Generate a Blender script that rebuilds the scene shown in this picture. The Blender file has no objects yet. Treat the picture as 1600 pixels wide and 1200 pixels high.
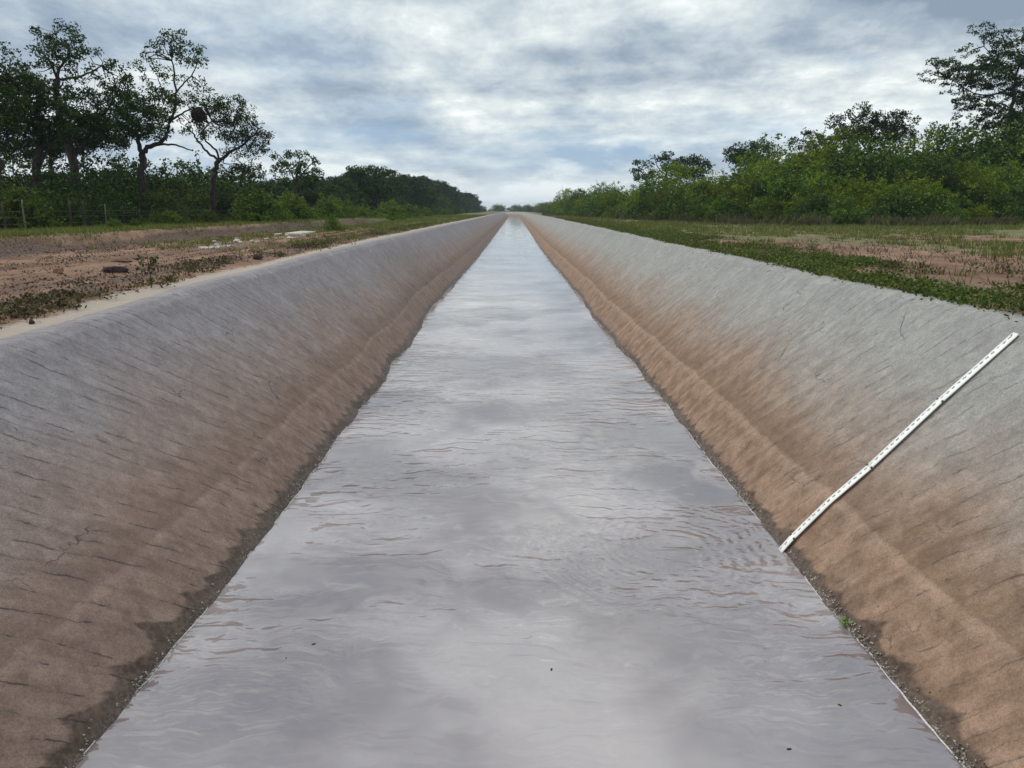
import bpy, math, random
import numpy as np
from mathutils import Vector

# ------------------------------------------------------------------ camera, sky, sun, exposure
scene = bpy.context.scene
COL = scene.collection
R = math.radians
F = 1230.0                      # focal length in pixels of a 1600 px wide frame
TH = math.atan(272.0 / F)       # camera pitch below the horizon
CT, ST = math.cos(TH), math.sin(TH)
CAMZ = 5.0                      # eye above the water; water is z = 0
cam_d = bpy.data.cameras.new('camera')
cam = bpy.data.objects.new('camera', cam_d)
COL.objects.link(cam)
cam.location = (0, 0, CAMZ)
cam.rotation_euler = (R(90) - TH, 0, 3.0 / F)
cam_d.sensor_width = 36.0
cam_d.lens = F / 1600 * 36
cam_d.clip_start = 0.05
cam_d.clip_end = 9000
scene.camera = cam

SUN_EL, SUN_AZ = R(60), R(-88)  # sun high on the left (azimuth from +Y towards +X)
world = bpy.data.worlds.new('World')
scene.world = world
world.use_nodes = True


class NT:
    """small helper to write node trees"""
    def __init__(s, tree):
        s.t = tree; s.n = tree.nodes; s.l = tree.links; s.n.clear()

    def node(s, typ, **kw):
        nd = s.n.new(typ)
        ins = kw.pop('ins', {})
        for k, v in kw.items():
            setattr(nd, k, v)
        for k, v in ins.items():
            s.put(nd.inputs[k], v)
        return nd

    def put(s, sock, v):
        if isinstance(v, bpy.types.NodeSocket):
            s.l.new(v, sock)
        elif isinstance(v, (tuple, list)) and sock.type == 'RGBA' and len(v) == 3:
            sock.default_value = (*v, 1)
        else:
            sock.default_value = v

    def math(s, op, a, b=0.0, c=None, clamp=False):
        nd = s.node('ShaderNodeMath', operation=op, use_clamp=clamp)
        s.put(nd.inputs[0], a); s.put(nd.inputs[1], b)
        if c is not None:
            s.put(nd.inputs[2], c)
        return nd.outputs[0]

    def mix(s, f, a, b, mode='MIX'):
        nd = s.node('ShaderNodeMix', data_type='RGBA', blend_type=mode)
        s.put(nd.inputs[0], f); s.put(nd.inputs[6], a); s.put(nd.inputs[7], b)
        return nd.outputs[2]

    def ramp(s, v, lo, hi, a=0.0, b=1.0, smooth=True):
        nd = s.node('ShaderNodeMapRange', interpolation_type='SMOOTHSTEP' if smooth else 'LINEAR')
        s.put(nd.inputs[0], v)
        for i, x in zip((1, 2, 3, 4), (lo, hi, a, b)):
            s.put(nd.inputs[i], x)
        return nd.outputs[0]

    def comb(s, x, y, z=0.0):
        nd = s.node('ShaderNodeCombineXYZ')
        for i, v in enumerate((x, y, z)):
            s.put(nd.inputs[i], v)
        return nd.outputs[0]

    def sep(s, v):
        nd = s.node('ShaderNodeSeparateXYZ')
        s.put(nd.inputs[0], v)
        return nd.outputs[0], nd.outputs[1], nd.outputs[2]

    def noise(s, vec, scale, detail=4.0, rough=0.55, dist=0.0):
        nd = s.node('ShaderNodeTexNoise')
        s.put(nd.inputs['Vector'], vec)
        nd.inputs['Scale'].default_value = scale
        nd.inputs['Detail'].default_value = detail
        nd.inputs['Roughness'].default_value = rough
        nd.inputs['Distortion'].default_value = dist
        return nd.outputs[0]

    def voro(s, vec, scale, feature='F1', dims='3D', out='Distance', rnd=1.0):
        nd = s.node('ShaderNodeTexVoronoi', voronoi_dimensions=dims, feature=feature)
        if dims == '1D':
            s.put(nd.inputs['W'], vec)
        else:
            s.put(nd.inputs['Vector'], vec)
        nd.inputs['Scale'].default_value = scale
        nd.inputs['Randomness'].default_value = rnd
        return nd.outputs[out]


def make_world():
    t = NT(world.node_tree)
    sky = t.node('ShaderNodeTexSky', sky_type='NISHITA', sun_disc=False)
    sky.sun_elevation = SUN_EL
    sky.sun_rotation = SUN_AZ
    sky.air_density = 1.2; sky.dust_density = 1.5; sky.ozone_density = 1.5
    tc = t.node('ShaderNodeTexCoord')
    nv = t.node('ShaderNodeVectorMath', operation='NORMALIZE')
    t.put(nv.inputs[0], tc.outputs['Generated'])
    x, y, z = t.sep(nv.outputs[0])
    zz = t.math('ABSOLUTE', z)
    den = t.math('ADD', zz, 0.26)
    px = t.math('DIVIDE', x, den)
    py = t.math('DIVIDE', y, den)
    # cloud deck seen in perspective, in two layers
    P = t.comb(px, t.math('MULTIPLY', py, 0.75), 0.0)
    nA = t.noise(P, 1.15, 10, 0.52, 0.15)
    P2 = t.comb(t.math('ADD', t.math('MULTIPLY', px, 0.9), 7.3), t.math('MULTIPLY', py, 0.95), 3.1)
    nB = t.noise(P2, 3.0, 9, 0.55, 0.15)
    nD = t.noise(t.comb(t.math('ADD', px, 3.0), t.math('MULTIPLY', py, 0.8), 5.0), 9.0, 10, 0.66, 0.25)
    P3 = t.comb(t.math('ADD', px, 31.0), t.math('ADD', py, 4.0), 9.0)
    nC = t.noise(P3, 1.1, 4, 0.5, 0.0)
    P4 = t.comb(t.math('ADD', t.math('MULTIPLY', px, 0.8), t.math('MULTIPLY', nA, 0.6)), t.math('MULTIPLY', zz, 15.0), 2.0)
    nS = t.noise(P4, 1.8, 8, 0.55, 0.2)      # thin far layers seen edge-on
    # named dark and bright masses (direction given as x/y and z/y, i.e. where they hang in the sky)
    yy = t.math('MAXIMUM', y, 0.05)
    ax = t.math('DIVIDE', x, yy)
    az = t.math('DIVIDE', z, yy)
    wob = t.math('MULTIPLY', t.math('SUBTRACT', nB, 0.5), 0.20)
    wob2 = t.math('MULTIPLY', t.math('SUBTRACT', nA, 0.5), 0.07)
    ax2 = t.math('ADD', ax, wob)
    az2 = t.math('ADD', az, wob2)
    front = t.ramp(y, 0.05, 0.3)

    def blob(X, Y, rx, ry, amp):
        cx = (X - 803) / F * CT * 1.04; cy = (328 - Y) / F * 0.97
        dx = t.math('MULTIPLY', t.math('SUBTRACT', ax2, cx), F / rx)
        dy = t.math('MULTIPLY', t.math('SUBTRACT', az2, cy), F / ry)
        r = t.math('ADD', t.math('MULTIPLY', dx, dx), t.math('MULTIPLY', dy, dy))
        return t.math('MULTIPLY', t.math('MULTIPLY', t.math('POWER', 2.718, t.math('MULTIPLY', r, -1.0)), amp), front)

    def total(lst):
        acc = 0.0
        for b in lst:
            acc = t.math('ADD', blob(*b), acc)
        return acc
    dark = total([(860, 98, 90, 16, .9), (1360, 15, 190, 30, 1.0), (1480, 55, 70, 22, .7), (640, 5, 120, 22, .6),
                  (420, 95, 150, 18, .55), (150, 75, 130, 30, .5), (560, 118, 70, 16, .45), (990, 70, 70, 14, .5),
                  (970, 140, 110, 10, .4), (460, 150, 130, 16, .35), (1180, 90, 90, 12, .4), (30, 45, 60, 30, .35)])
    blue = total([(560, 216, 110, 15, .9), (840, 255, 150, 26, .95), (600, 178, 70, 13, .6), (800, 215, 60, 8, .5),
                  (250, 245, 140, 40, .7), (1000, 242, 150, 18, .8), (1240, 210, 100, 16, .8), (1300, 112, 30, 8, .5),
                  (500, 250, 200, 30, .5), (960, 190, 120, 10, .5), (1500, 150, 60, 10, .3)])
    lite = total([(900, 175, 180, 14, .5), (720, 190, 110, 20, .4), (1380, 130, 220, 30, .7), (800, 308, 220, 22, .9),
                  (1080, 170, 120, 12, .6), (60, 25, 140, 24, .5), (430, 60, 120, 16, .3), (1150, 40, 170, 24, .5),
                  (700, 60, 90, 30, .25), (300, 120, 160, 18, .2), (960, 225, 140, 8, .6)])
    # cloud brightness
    b = t.math('ADD', t.math('MULTIPLY', t.math('SUBTRACT', nA, 0.5), 2.3), 0.66)
    b = t.math('ADD', b, t.math('MULTIPLY', t.math('SUBTRACT', nB, 0.5), 1.15))
    b = t.math('ADD', b, t.math('MULTIPLY', t.math('SUBTRACT', nD, 0.5), 0.95))
    b = t.math('ADD', b, t.math('MULTIPLY', t.math('MULTIPLY', t.math('SUBTRACT', nS, 0.5), 1.6), t.ramp(zz, 0.06, 0.22, 1.0, 0.15)))
    b = t.math('SUBTRACT', b, t.math('MULTIPLY', dark, 0.55))
    b = t.math('ADD', b, t.math('MULTIPLY', lite, 0.32))
    b = t.math('MINIMUM', t.math('MAXIMUM', b, 0.0), 1.0)
    cr = t.node('ShaderNodeValToRGB')
    t.put(cr.inputs[0], b)
    e = cr.color_ramp.elements
    e[0].position = 0.0; e[0].color = (0.225, 0.285, 0.365, 1)
    e[1].position = 1.0; e[1].color = (0.82, 0.86, 0.84, 1)
    for pos, c in ((0.3, (0.34, 0.405, 0.475, 1)), (0.6, (0.51, 0.575, 0.61, 1)), (0.82, (0.66, 0.715, 0.715, 1))):
        k = e.new(pos); k.color = c
    cloud = cr.outputs[0]
    # gaps where the blue sky and far haze show
    skyc = t.mix(1.0, sky.outputs[0], (0.085, 0.085, 0.085), 'MULTIPLY')
    skyc = t.mix(0.6, skyc, (0.24, 0.41, 0.66))
    gap = t.math('ADD', t.ramp(nC, 0.50, 0.70, 0, 0.35), t.math('MULTIPLY', blue, 1.0))
    gap = t.math('MULTIPLY', gap, t.ramp(nB, 0.30, 0.62, 1.0, 0.35))
    gap = t.math('MINIMUM', t.math('MAXIMUM', gap, 0.0), 0.9)
    col = t.mix(gap, cloud, skyc)
    # far deck melts into pale air just above the horizon
    col = t.mix(t.ramp(zz, 0.0, 0.05, 0.7, 0.0), col, (0.60, 0.68, 0.73))
    col = t.mix(t.ramp(z, -0.03, -0.002, 1.0, 0.0), col, (0.10, 0.10, 0.08))
    bg = t.node('ShaderNodeBackground', ins={'Color': col, 'Strength': 1.0})
    out = t.node('ShaderNodeOutputWorld')
    t.l.new(bg.outputs[0], out.inputs[0])


make_world()
sun_d = bpy.data.lights.new('sun', 'SUN')
sun_d.energy = 1.5
sun_d.angle = R(30)
sun_d.color = (1.0, 0.95, 0.88)
sun = bpy.data.objects.new('sun', sun_d)
COL.objects.link(sun)
sv = Vector((math.sin(SUN_AZ) * math.cos(SUN_EL), math.cos(SUN_AZ) * math.cos(SUN_EL), math.sin(SUN_EL)))
sun.rotation_euler = sv.to_track_quat('Z', 'Y').to_euler()
sun.location = sv * 60
vs = scene.view_settings
vs.view_transform = 'Standard'; vs.look = 'None'; vs.gamma = 1.0; vs.exposure = 0.33; vs.use_curve_mapping = False
scene.cycles.max_bounces = 6
scene.cycles.transparent_max_bounces = 4

# ------------------------------------------------------------------ numeric helpers
rng = np.random.default_rng(11)
random.seed(5)


def _h(ix, iy, seed):
    n = (ix.astype(np.int64) * 374761393 + iy.astype(np.int64) * 668265263 + seed * 1442695041) & 0xFFFFFFFF
    n = ((n ^ (n >> 13)) * 1274126177) & 0xFFFFFFFF
    return ((n ^ (n >> 16)) & 0xFFFF) / 65535.0


def vnoise(x, y, seed=0):
    x = np.asarray(x, float); y = np.asarray(y, float)
    ix = np.floor(x); iy = np.floor(y); fx = x - ix; fy = y - iy
    fx = fx * fx * (3 - 2 * fx); fy = fy * fy * (3 - 2 * fy)
    a = _h(ix, iy, seed); b = _h(ix + 1, iy, seed); c = _h(ix, iy + 1, seed); d = _h(ix + 1, iy + 1, seed)
    return a + (b - a) * fx + (c - a) * fy + (a - b - c + d) * fx * fy - 0.5


def fbm(x, y, seed=0, octv=4):
    s = 0; a = 1.0
    for o in range(octv):
        s = s + a * vnoise(np.asarray(x) * 2 ** o, np.asarray(y) * 2 ** o, seed + o * 17); a *= 0.5
    return s


def sstep(a, b, x):
    t = np.clip((np.asarray(x, float) - a) / (b - a), 0, 1)
    return t * t * (3 - 2 * t)


def make_mesh(name, verts, faces, mats=(), smooth=False, uv=None, attrs=None, midx=None):
    verts = np.asarray(verts, np.float32)
    if not isinstance(faces, list):
        faces = [faces]
    faces = [np.asarray(f, np.int32) for f in faces if len(f)]
    me = bpy.data.meshes.new(name)
    me.vertices.add(len(verts)); me.vertices.foreach_set('co', verts.ravel())
    flat = np.concatenate([f.ravel() for f in faces])
    tot = np.concatenate([np.full(len(f), f.shape[1], np.int32) for f in faces])
    start = np.concatenate([[0], np.cumsum(tot)[:-1]]).astype(np.int32)
    me.loops.add(len(flat)); me.loops.foreach_set('vertex_index', flat)
    me.polygons.add(len(tot)); me.polygons.foreach_set('loop_start', start)
    if smooth:
        me.polygons.foreach_set('use_smooth', np.ones(len(tot), bool))
    if midx is not None:
        me.polygons.foreach_set('material_index', np.asarray(midx, np.int32))
    if uv is not None:
        l = me.uv_layers.new(name='UVMap')
        l.data.foreach_set('uv', np.asarray(uv, np.float32)[flat].ravel())
    for k, v in (attrs or {}).items():
        a = me.attributes.new(k, 'FLOAT', 'POINT'); a.data.foreach_set('value', np.asarray(v, np.float32))
    me.update(calc_edges=True)
    me.validate()
    for m in mats:
        me.materials.append(m)
    return me


def link(name, data, parent=None, loc=None):
    o = bpy.data.objects.new(name, data)
    COL.objects.link(o)
    if parent is not None:
        o.parent = parent
    if loc is not None:
        o.location = loc
    return o


def tag(o, label=None, cat=None, group=None, kind=None):
    if label: o['label'] = label
    if cat: o['category'] = cat
    if group: o['group'] = group
    if kind: o['kind'] = kind
    return o


def thing(name, loc, label, cat, group=None, rz=0.0, sc=1.0):
    o = link(name, None, None, loc)
    o.rotation_euler = (0, 0, rz); o.scale = (sc, sc, sc)
    o.empty_display_size = 0.3
    return tag(o, label, cat, group)


def copy_thing(root, loc, rz, sc, label, group, lean=(0, 0)):
    r = root.copy(); COL.objects.link(r)
    r.location = loc; r.rotation_euler = (lean[0], lean[1], rz)
    r.scale = sc if isinstance(sc, tuple) else (sc, sc, sc)
    r['label'] = label
    if group: r['group'] = group
    for ch in list(root.children):
        c = ch.copy(); COL.objects.link(c); c.parent = r
        for g in ch.children:
            d = g.copy(); COL.objects.link(d); d.parent = c
    return r


def grid_faces(nu, nv):
    i = np.arange((nu - 1) * (nv - 1)); a = i // (nv - 1); b = i % (nv - 1)
    v = a * nv + b
    return np.stack([v, v + nv, v + nv + 1, v + 1], 1)


def tube(pts, rad, sides=6, cap=True):
    pts = np.asarray(pts, float); rad = np.asarray(rad, float) * np.ones(len(pts))
    d = np.gradient(pts, axis=0); d /= np.linalg.norm(d, axis=1)[:, None] + 1e-9
    ref = np.array([0.31, 0.17, 0.93]) if abs(d[:, 2]).mean() < 0.8 else np.array([1.0, 0.1, 0.05])
    u = np.cross(d, ref); u /= np.linalg.norm(u, axis=1)[:, None] + 1e-9
    w = np.cross(d, u)
    a = np.arange(sides) / sides * 2 * np.pi
    v = pts[:, None] + rad[:, None, None] * (np.cos(a)[None, :, None] * u[:, None] + np.sin(a)[None, :, None] * w[:, None])
    v = v.reshape(-1, 3)
    i = np.arange(len(pts) - 1)[:, None] * sides + np.arange(sides)[None]
    j = np.arange(len(pts) - 1)[:, None] * sides + (np.arange(sides)[None] + 1) % sides
    f = np.stack([i, j, j + sides, i + sides], -1).reshape(-1, 4)
    return v, f


class Soup:
    def __init__(s): s.v = []; s.f = []; s.n = 0
    def add(s, v, f):
        s.v.append(np.asarray(v)); s.f.append(np.asarray(f) + s.n); s.n += len(v)
    def arrays(s): return np.concatenate(s.v), np.concatenate(s.f)


def box_arrays(c, sx, sy, sz, rz=0.0):
    p = np.array([[x, y, z] for x in (-1, 1) for y in (-1, 1) for z in (-1, 1)], float) * np.array([sx, sy, sz]) / 2
    cr, sr = math.cos(rz), math.sin(rz)
    p = np.stack([p[:, 0] * cr - p[:, 1] * sr, p[:, 0] * sr + p[:, 1] * cr, p[:, 2]], 1) + np.asarray(c, float)
    f = [[0, 1, 3, 2], [4, 6, 7, 5], [0, 4, 5, 1], [2, 3, 7, 6], [0, 2, 6, 4], [1, 5, 7, 3]]
    return p, np.array(f)


# surveyed point on the vertical plane y = D that shows at pixel (px, py)
def pt(px, py, D):
    d = 0.0 + py - 328
    h = d * CT * CT * D / (F - ST * CT * d)
    den = CT * D + ST * h
    return ((px - 803) * den / F, D, CAMZ - h)


# ------------------------------------------------------------------ the lie of the land
def bend(y):
    """the canal turns to the left about 600 m away"""
    t = np.clip(np.asarray(y, float) - 600, 0, None)
    return -np.where(t < 300, t * t / 600, 150 + (t - 300))


D_L = [-60, 0, 6.3, 11, 16, 22.8, 26, 29, 33, 36, 39, 47, 60, 88, 152, 300, 900]
X_L = [3.98, 3.98, 4.05, 3.93, 3.93, 3.86, 4.02, 3.90, 3.98, 4.22, 4.28, 4.24, 4.10, 3.85, 3.85, 3.85, 3.85]
D_R = [-60, 0, 6.3, 11, 16, 22.8, 28, 34, 38, 45, 55, 62, 75, 88, 110, 152, 300, 900]
X_R = [4.15, 4.15, 4.16, 4.04, 4.0, 4.02, 3.92, 3.82, 3.78, 3.90, 3.76, 3.80, 3.62, 3.60, 3.45, 3.6, 3.75, 3.75]


def xw(side, y):
    y = np.asarray(y, float)
    base = np.interp(y, D_L, X_L) if side < 0 else np.interp(y, D_R, X_R)
    amp = 0.05 + 0.06 * sstep(12, 40, y)
    return base + amp * fbm(y * 0.35, 0 * y + side * 3, 5 + side, 3) * 1.4


def lipz(side, y):
    y = np.asarray(y, float)
    if side < 0:
        b = np.interp(y, [-60, 5, 11, 17, 27, 60, 300], [3.12, 3.14, 3.17, 3.30, 3.38, 3.43, 3.42])
    else:
        b = np.interp(y, [-60, 8, 12, 20, 40, 70, 300], [3.40, 3.42, 3.45, 3.46, 3.44, 3.55, 3.5])
    return b + 0.03 * fbm(y * 0.25, 0 * y, 40 + side, 3)


def lipx(side, y):
    y = np.asarray(y, float)
    return (7.12 if side < 0 else 7.29) + 0.10 * fbm(y * 0.22, 0 * y, 60 + side, 3)


def profile(side, y, t):
    """point on the lining; t 0 at 1 m under water, 1 at the lip crest. returns |x|, z (arrays)"""
    w = xw(side, y); lx = lipx(side, y); lz = lipz(side, y)
    lw = 0.065 if side > 0 else 0.05
    # control stations: (|x|, z)
    T = np.array([0.0, 0.2, 0.36, 0.385, 0.90, 0.96, 1.0])
    wl = 0.035 * fbm(y * 0.5, 0 * y, 77 + side, 3)
    zl = 0.80 + wl * 2
    xs = np.stack([w - 0.8, w, w + 0.62 + 0 * y, w + 0.62 + lw, lx - 0.40, lx - 0.16, lx])
    zs = np.stack([0 * y - 1.0, 0 * y, zl, zl + 0.05, lz - 0.36, lz - 0.10, lz])
    X = np.empty(np.shape(t)); Z = np.empty(np.shape(t))
    k = np.clip(np.searchsorted(T, t, side='right') - 1, 0, 5)
    f = (t - T[k]) / (T[k + 1] - T[k])
    idx = np.arange(len(y)) if np.ndim(t) == 1 and len(np.atleast_1d(t)) == len(y) else None
    X = xs[k, idx] * (1 - f) + xs[k + 1, idx] * f
    Z = zs[k, idx] * (1 - f) + zs[k + 1, idx] * f
    return X, Z


def gz(x, y):
    """ground height outside the lining"""
    x = np.asarray(x, float); y = np.asarray(y, float)
    xc = x - bend(y)
    side = np.where(xc < 0, -1, 1)
    o = np.abs(xc) - 7.2
    lz = np.where(side < 0, lipz(-1, y), lipz(1, y))
    near = np.exp(-np.clip(o, 0, None) / 3.0)
    z = 3.42 + (lz - 3.42) * near
    z = np.where(side > 0, 3.50 + (lz - 3.50) * near, z)
    # ruts and clods
    zr = 0.07 * fbm(xc * 0.9, y * 0.10, 3, 3) + 0.03 * fbm(xc * 1.3, y * 1.1, 9, 3)
    ruts = 0.10 * np.exp(-((xc + 11.3) / .30) ** 2) + 0.10 * np.exp(-((xc + 13.0) / .30) ** 2)
    zr = zr - ruts * (side < 0) + 0.05 * (np.exp(-((xc + 10.7) / .25) ** 2) + np.exp(-((xc + 12.2) / .3) ** 2)) * (side < 0)
    zr = zr * sstep(0.05, 0.8, o)
    # earth scarp beyond the left road
    sx = 17.6 + 0.5 * fbm(y * 0.12, 0 * y, 21, 3)
    sc = sstep(sx, sx + 0.75, -xc) * (side < 0) * 0.52 * (1 - sstep(90, 150, y))
    ridge = 0.10 * np.exp(-((-xc - sx - 0.9) / 0.6) ** 2) * (side < 0) * (1 - sstep(90, 150, y))
    sc = sc + 0.10 * fbm(xc * 1.6, y * .8, 23, 3) * np.exp(-((-xc - 18.0) / 1.0) ** 2) * (side < 0)
    flat = 1 - np.clip((np.abs(xc) - 60) / 400, 0, 1)
    return z + zr * flat + sc + ridge - 0.05 * np.exp(-(o / 0.2) ** 2)


# ------------------------------------------------------------------ materials
def new_mat(name):
    m = bpy.data.materials.new(name); m.use_nodes = True
    return m, NT(m.node_tree)


def finish(t, color, rough=0.9, bump=None, bstr=0.3, bdist=0.02, spec=0.3, normal=None, extra=None):
    p = t.node('ShaderNodeBsdfPrincipled')
    t.put(p.inputs['Base Color'], color); t.put(p.inputs['Roughness'], rough)
    p.inputs['Specular IOR Level'].default_value = spec
    if bump is not None:
        bm = t.node('ShaderNodeBump')
        t.put(bm.inputs['Strength'], bstr); bm.inputs['Distance'].default_value = bdist
        t.put(bm.inputs['Height'], bump)
        t.l.new(bm.outputs[0], p.inputs['Normal'])
    for k, v in (extra or {}).items():
        t.put(p.inputs[k], v)
    out = t.node('ShaderNodeOutputMaterial')
    t.l.new(p.outputs[0], out.inputs[0])
    return p


def mat_lining(side):
    m, t = new_mat('silt_stained_concrete')
    uv = t.node('ShaderNodeUVMap'); U, V, _ = t.sep(uv.outputs[0])
    pos = t.node('ShaderNodeNewGeometry').outputs['Position']
    warp = t.noise(pos, 1.3, 4, 0.6)
    Uw = t.math('ADD', U, t.math('MULTIPLY', t.math('SUBTRACT', warp, 0.5), 0.34))
    streakv = t.comb(Uw, t.math('MULTIPLY', V, 0.13), 0.0)
    st1 = t.noise(streakv, 3.0, 5, 0.62)
    st2 = t.noise(streakv, 9.0, 4, 0.6)
    big = t.noise(pos, 0.45, 5, 0.6)
    mid = t.noise(pos, 2.6, 6, 0.62)
    fine = t.noise(pos, 38.0, 5, 0.7)
    grain = t.noise(pos, 140.0, 2, 0.6)
    # base concrete, silt film, wet foot
    if side < 0:  # shaded left and lit right bank tones are put into the concrete colour
        ca, cb = (0.225, 0.208, 0.218), (0.325, 0.303, 0.312)
    else:
        ca, cb = (0.250, 0.248, 0.236), (0.350, 0.346, 0.326)
    k = t.math('ADD', t.math('MULTIPLY', st1, 0.25), t.math('ADD', t.math('MULTIPLY', big, 0.3), t.math('MULTIPLY', mid, 0.45)))
    conc = t.mix(t.ramp(k, 0.38, 0.72), ca, cb)
    silt_a, silt_b = ((0.205, 0.140, 0.112), (0.310, 0.222, 0.180)) if side < 0 else ((0.182, 0.116, 0.078), (0.325, 0.220, 0.158))
    silt = t.mix(t.ramp(t.math('ADD', t.math('MULTIPLY', mid, 0.6), t.math('MULTIPLY', st1, 0.4)), 0.35, 0.65), silt_a, silt_b)
    # film thins upwards, irregularly
    sv_ = t.math('ADD', V, t.math('MULTIPLY', t.math('SUBTRACT', big, 0.5), 2.4))
    sv_ = t.math('ADD', sv_, t.math('MULTIPLY', t.math('SUBTRACT', st1, 0.5), 0.65))
    top = 4.3 if side < 0 else 3.9
    film = t.ramp(sv_, 0.9, top, 1.0, 0.0)
    col = t.mix(film, conc, silt)
    # pale silt ledge with a darker band just above it
    ledge = t.math('ADD', V, t.math('MULTIPLY', t.math('SUBTRACT', t.noise(pos, 1.6, 5), 0.5), 0.30))
    above = t.math('MULTIPLY', t.ramp(ledge, 1.06, 1.14), t.ramp(ledge, 1.15, 2.0, 1.0, 0.0))
    col = t.mix(t.math('MULTIPLY', above, 0.42), col, (0.135, 0.085, 0.052) if side > 0 else (0.13, 0.088, 0.066))
    lp = t.math('MULTIPLY', t.ramp(ledge, 0.86, 0.98), t.ramp(ledge, 1.08, 1.15, 1.0, 0.0))
    col = t.mix(t.math('MULTIPLY', lp, 0.26 if side > 0 else 0.16), col, (0.36, 0.26, 0.195) if side > 0 else (0.27, 0.205, 0.17))
    # old drip lines and trowel seams running down the slope
    vd = t.voro(Uw, 2.6, 'DISTANCE_TO_EDGE', '1D')
    vd2 = t.voro(t.math('ADD', Uw, 3.3), 6.5, 'DISTANCE_TO_EDGE', '1D')
    pm = t.noise(t.comb(t.math('MULTIPLY', U, 2.6), t.math('MULTIPLY', V, 2.4), 4.0), 1.0, 4, 0.65)
    wid = t.ramp(pm, 0.44, 0.66, 0.0, 0.065)
    seam = t.math('SUBTRACT', 1.0, t.math('DIVIDE', vd, t.math('MAXIMUM', wid, 0.0005)), clamp=True)
    seam = t.math('MULTIPLY', seam, t.ramp(pm, 0.47, 0.56))
    seam2 = t.math('MULTIPLY', t.math('SUBTRACT', 1.0, t.math('DIVIDE', vd2, 0.03), clamp=True), t.ramp(st2, 0.52, 0.66))
    soft = t.math('SUBTRACT', 1.0, t.math('DIVIDE', vd, 0.16), clamp=True)
    col = t.mix(t.math('MULTIPLY', soft, 0.15 if side < 0 else 0.10), col, (0.07, 0.065, 0.07), 'MIX')
    dk = t.math('MAXIMUM', t.math('MULTIPLY', seam, 0.72 if side < 0 else 0.48), t.math('MULTIPLY', seam2, 0.36))
    # a few wandering shrinkage cracks
    cv = t.comb(t.math('ADD', t.math('MULTIPLY', U, 0.5), t.math('MULTIPLY', warp, 1.2)), t.math('ADD', V, t.math('MULTIPLY', mid, 0.6)), 0.0)
    cd = t.voro(cv, 0.62, 'DISTANCE_TO_EDGE', '2D')
    crack = t.math('MULTIPLY', t.math('SUBTRACT', 1.0, t.math('DIVIDE', cd, 0.007), clamp=True), t.ramp(t.noise(pos, 0.9, 3), 0.52, 0.60))
    dk = t.math('MAXIMUM', dk, t.math('MULTIPLY', crack, 0.75))
    pit = t.voro(pos, 2.3, 'F1', '3D')
    pits = t.math('SUBTRACT', 1.0, t.math('DIVIDE', pit, 0.045), clamp=True)
    dk = t.math('MAXIMUM', dk, t.math('MULTIPLY', pits, 0.9))
    col = t.mix(dk, col, (0.028, 0.027, 0.034))
    # fine scratches left by the trowel, darker and paler
    sc1 = t.noise(t.comb(t.math('MULTIPLY', Uw, 13.0), t.math('MULTIPLY', V, 0.8), 8.0), 1.0, 3, 0.6)
    sg = t.math('ADD', t.ramp(sc1, 0.28, 0.42, 0.80, 1.0), t.ramp(sc1, 0.60, 0.72, 0.0, 0.12))
    col = t.mix(1.0, col, t.comb(sg, sg, sg), 'MULTIPLY')
    mt = t.noise(pos, 7.0, 5, 0.7)
    mg = t.ramp(mt, 0.3, 0.7, 0.88, 1.12)
    col = t.mix(1.0, col, t.comb(mg, mg, mg), 'MULTIPLY')
    # grain
    g = t.ramp(t.math('ADD', t.math('MULTIPLY', fine, 0.5), t.math('MULTIPLY', grain, 0.5)), 0.34, 0.66, 0.58, 1.42, False)
    col = t.mix(1.0, col, t.comb(g, g, g), 'MULTIPLY')
    # wet foot with a scalloped upper edge following the seams
    ve = t.voro(Uw, 2.2, 'F1', '1D')
    edge = t.math('ADD', 0.22 if side < 0 else 0.18, t.math('MULTIPLY', t.math('POWER', ve, 2.0), 0.42 if side < 0 else 0.30))
    edge = t.math('ADD', edge, t.math('MULTIPLY', t.math('SUBTRACT', t.noise(t.comb(Uw, t.math('MULTIPLY', V, .4), 0.0), 5.0, 4, 0.7), 0.5), 0.26))
    wet = t.ramp(t.math('SUBTRACT', V, edge), -0.055, 0.03, 1.0, 0.0)
    wcol = t.mix(t.ramp(t.noise(pos, 11.0, 5, 0.7), 0.36, 0.66), (0.055, 0.036, 0.026), (0.135, 0.094, 0.070))
    # splash zone: coarser, greyer right at the water
    foot = t.ramp(t.math('ADD', V, t.math('MULTIPLY', t.math('SUBTRACT', mid, 0.5), 0.14)), 0.05, 0.15, 1.0, 0.0)
    crumbs = t.ramp(t.noise(pos, 26.0, 5, 0.75), 0.44, 0.60)
    wcol = t.mix(t.math('MULTIPLY', foot, 0.45), wcol, t.mix(crumbs, (0.05, 0.042, 0.036), (0.24, 0.205, 0.18)))
    col = t.mix(t.math('MULTIPLY', wet, 0.93), col, wcol)
    rough = t.ramp(wet, 0, 1, 0.92, 0.45)
    hgt = t.math('ADD', t.math('MULTIPLY', st1, 0.55), t.math('MULTIPLY', mid, 0.5))
    hgt = t.math('ADD', hgt, t.math('MULTIPLY', fine, 0.36))
    hgt = t.math('SUBTRACT', hgt, t.math('MULTIPLY', dk, 1.0))
    hgt = t.math('ADD', hgt, t.math('MULTIPLY', t.math('MULTIPLY', crumbs, foot), 0.5))
    finish(t, col, rough, hgt, 0.55, 0.022, spec=0.25)
    return m


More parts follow.
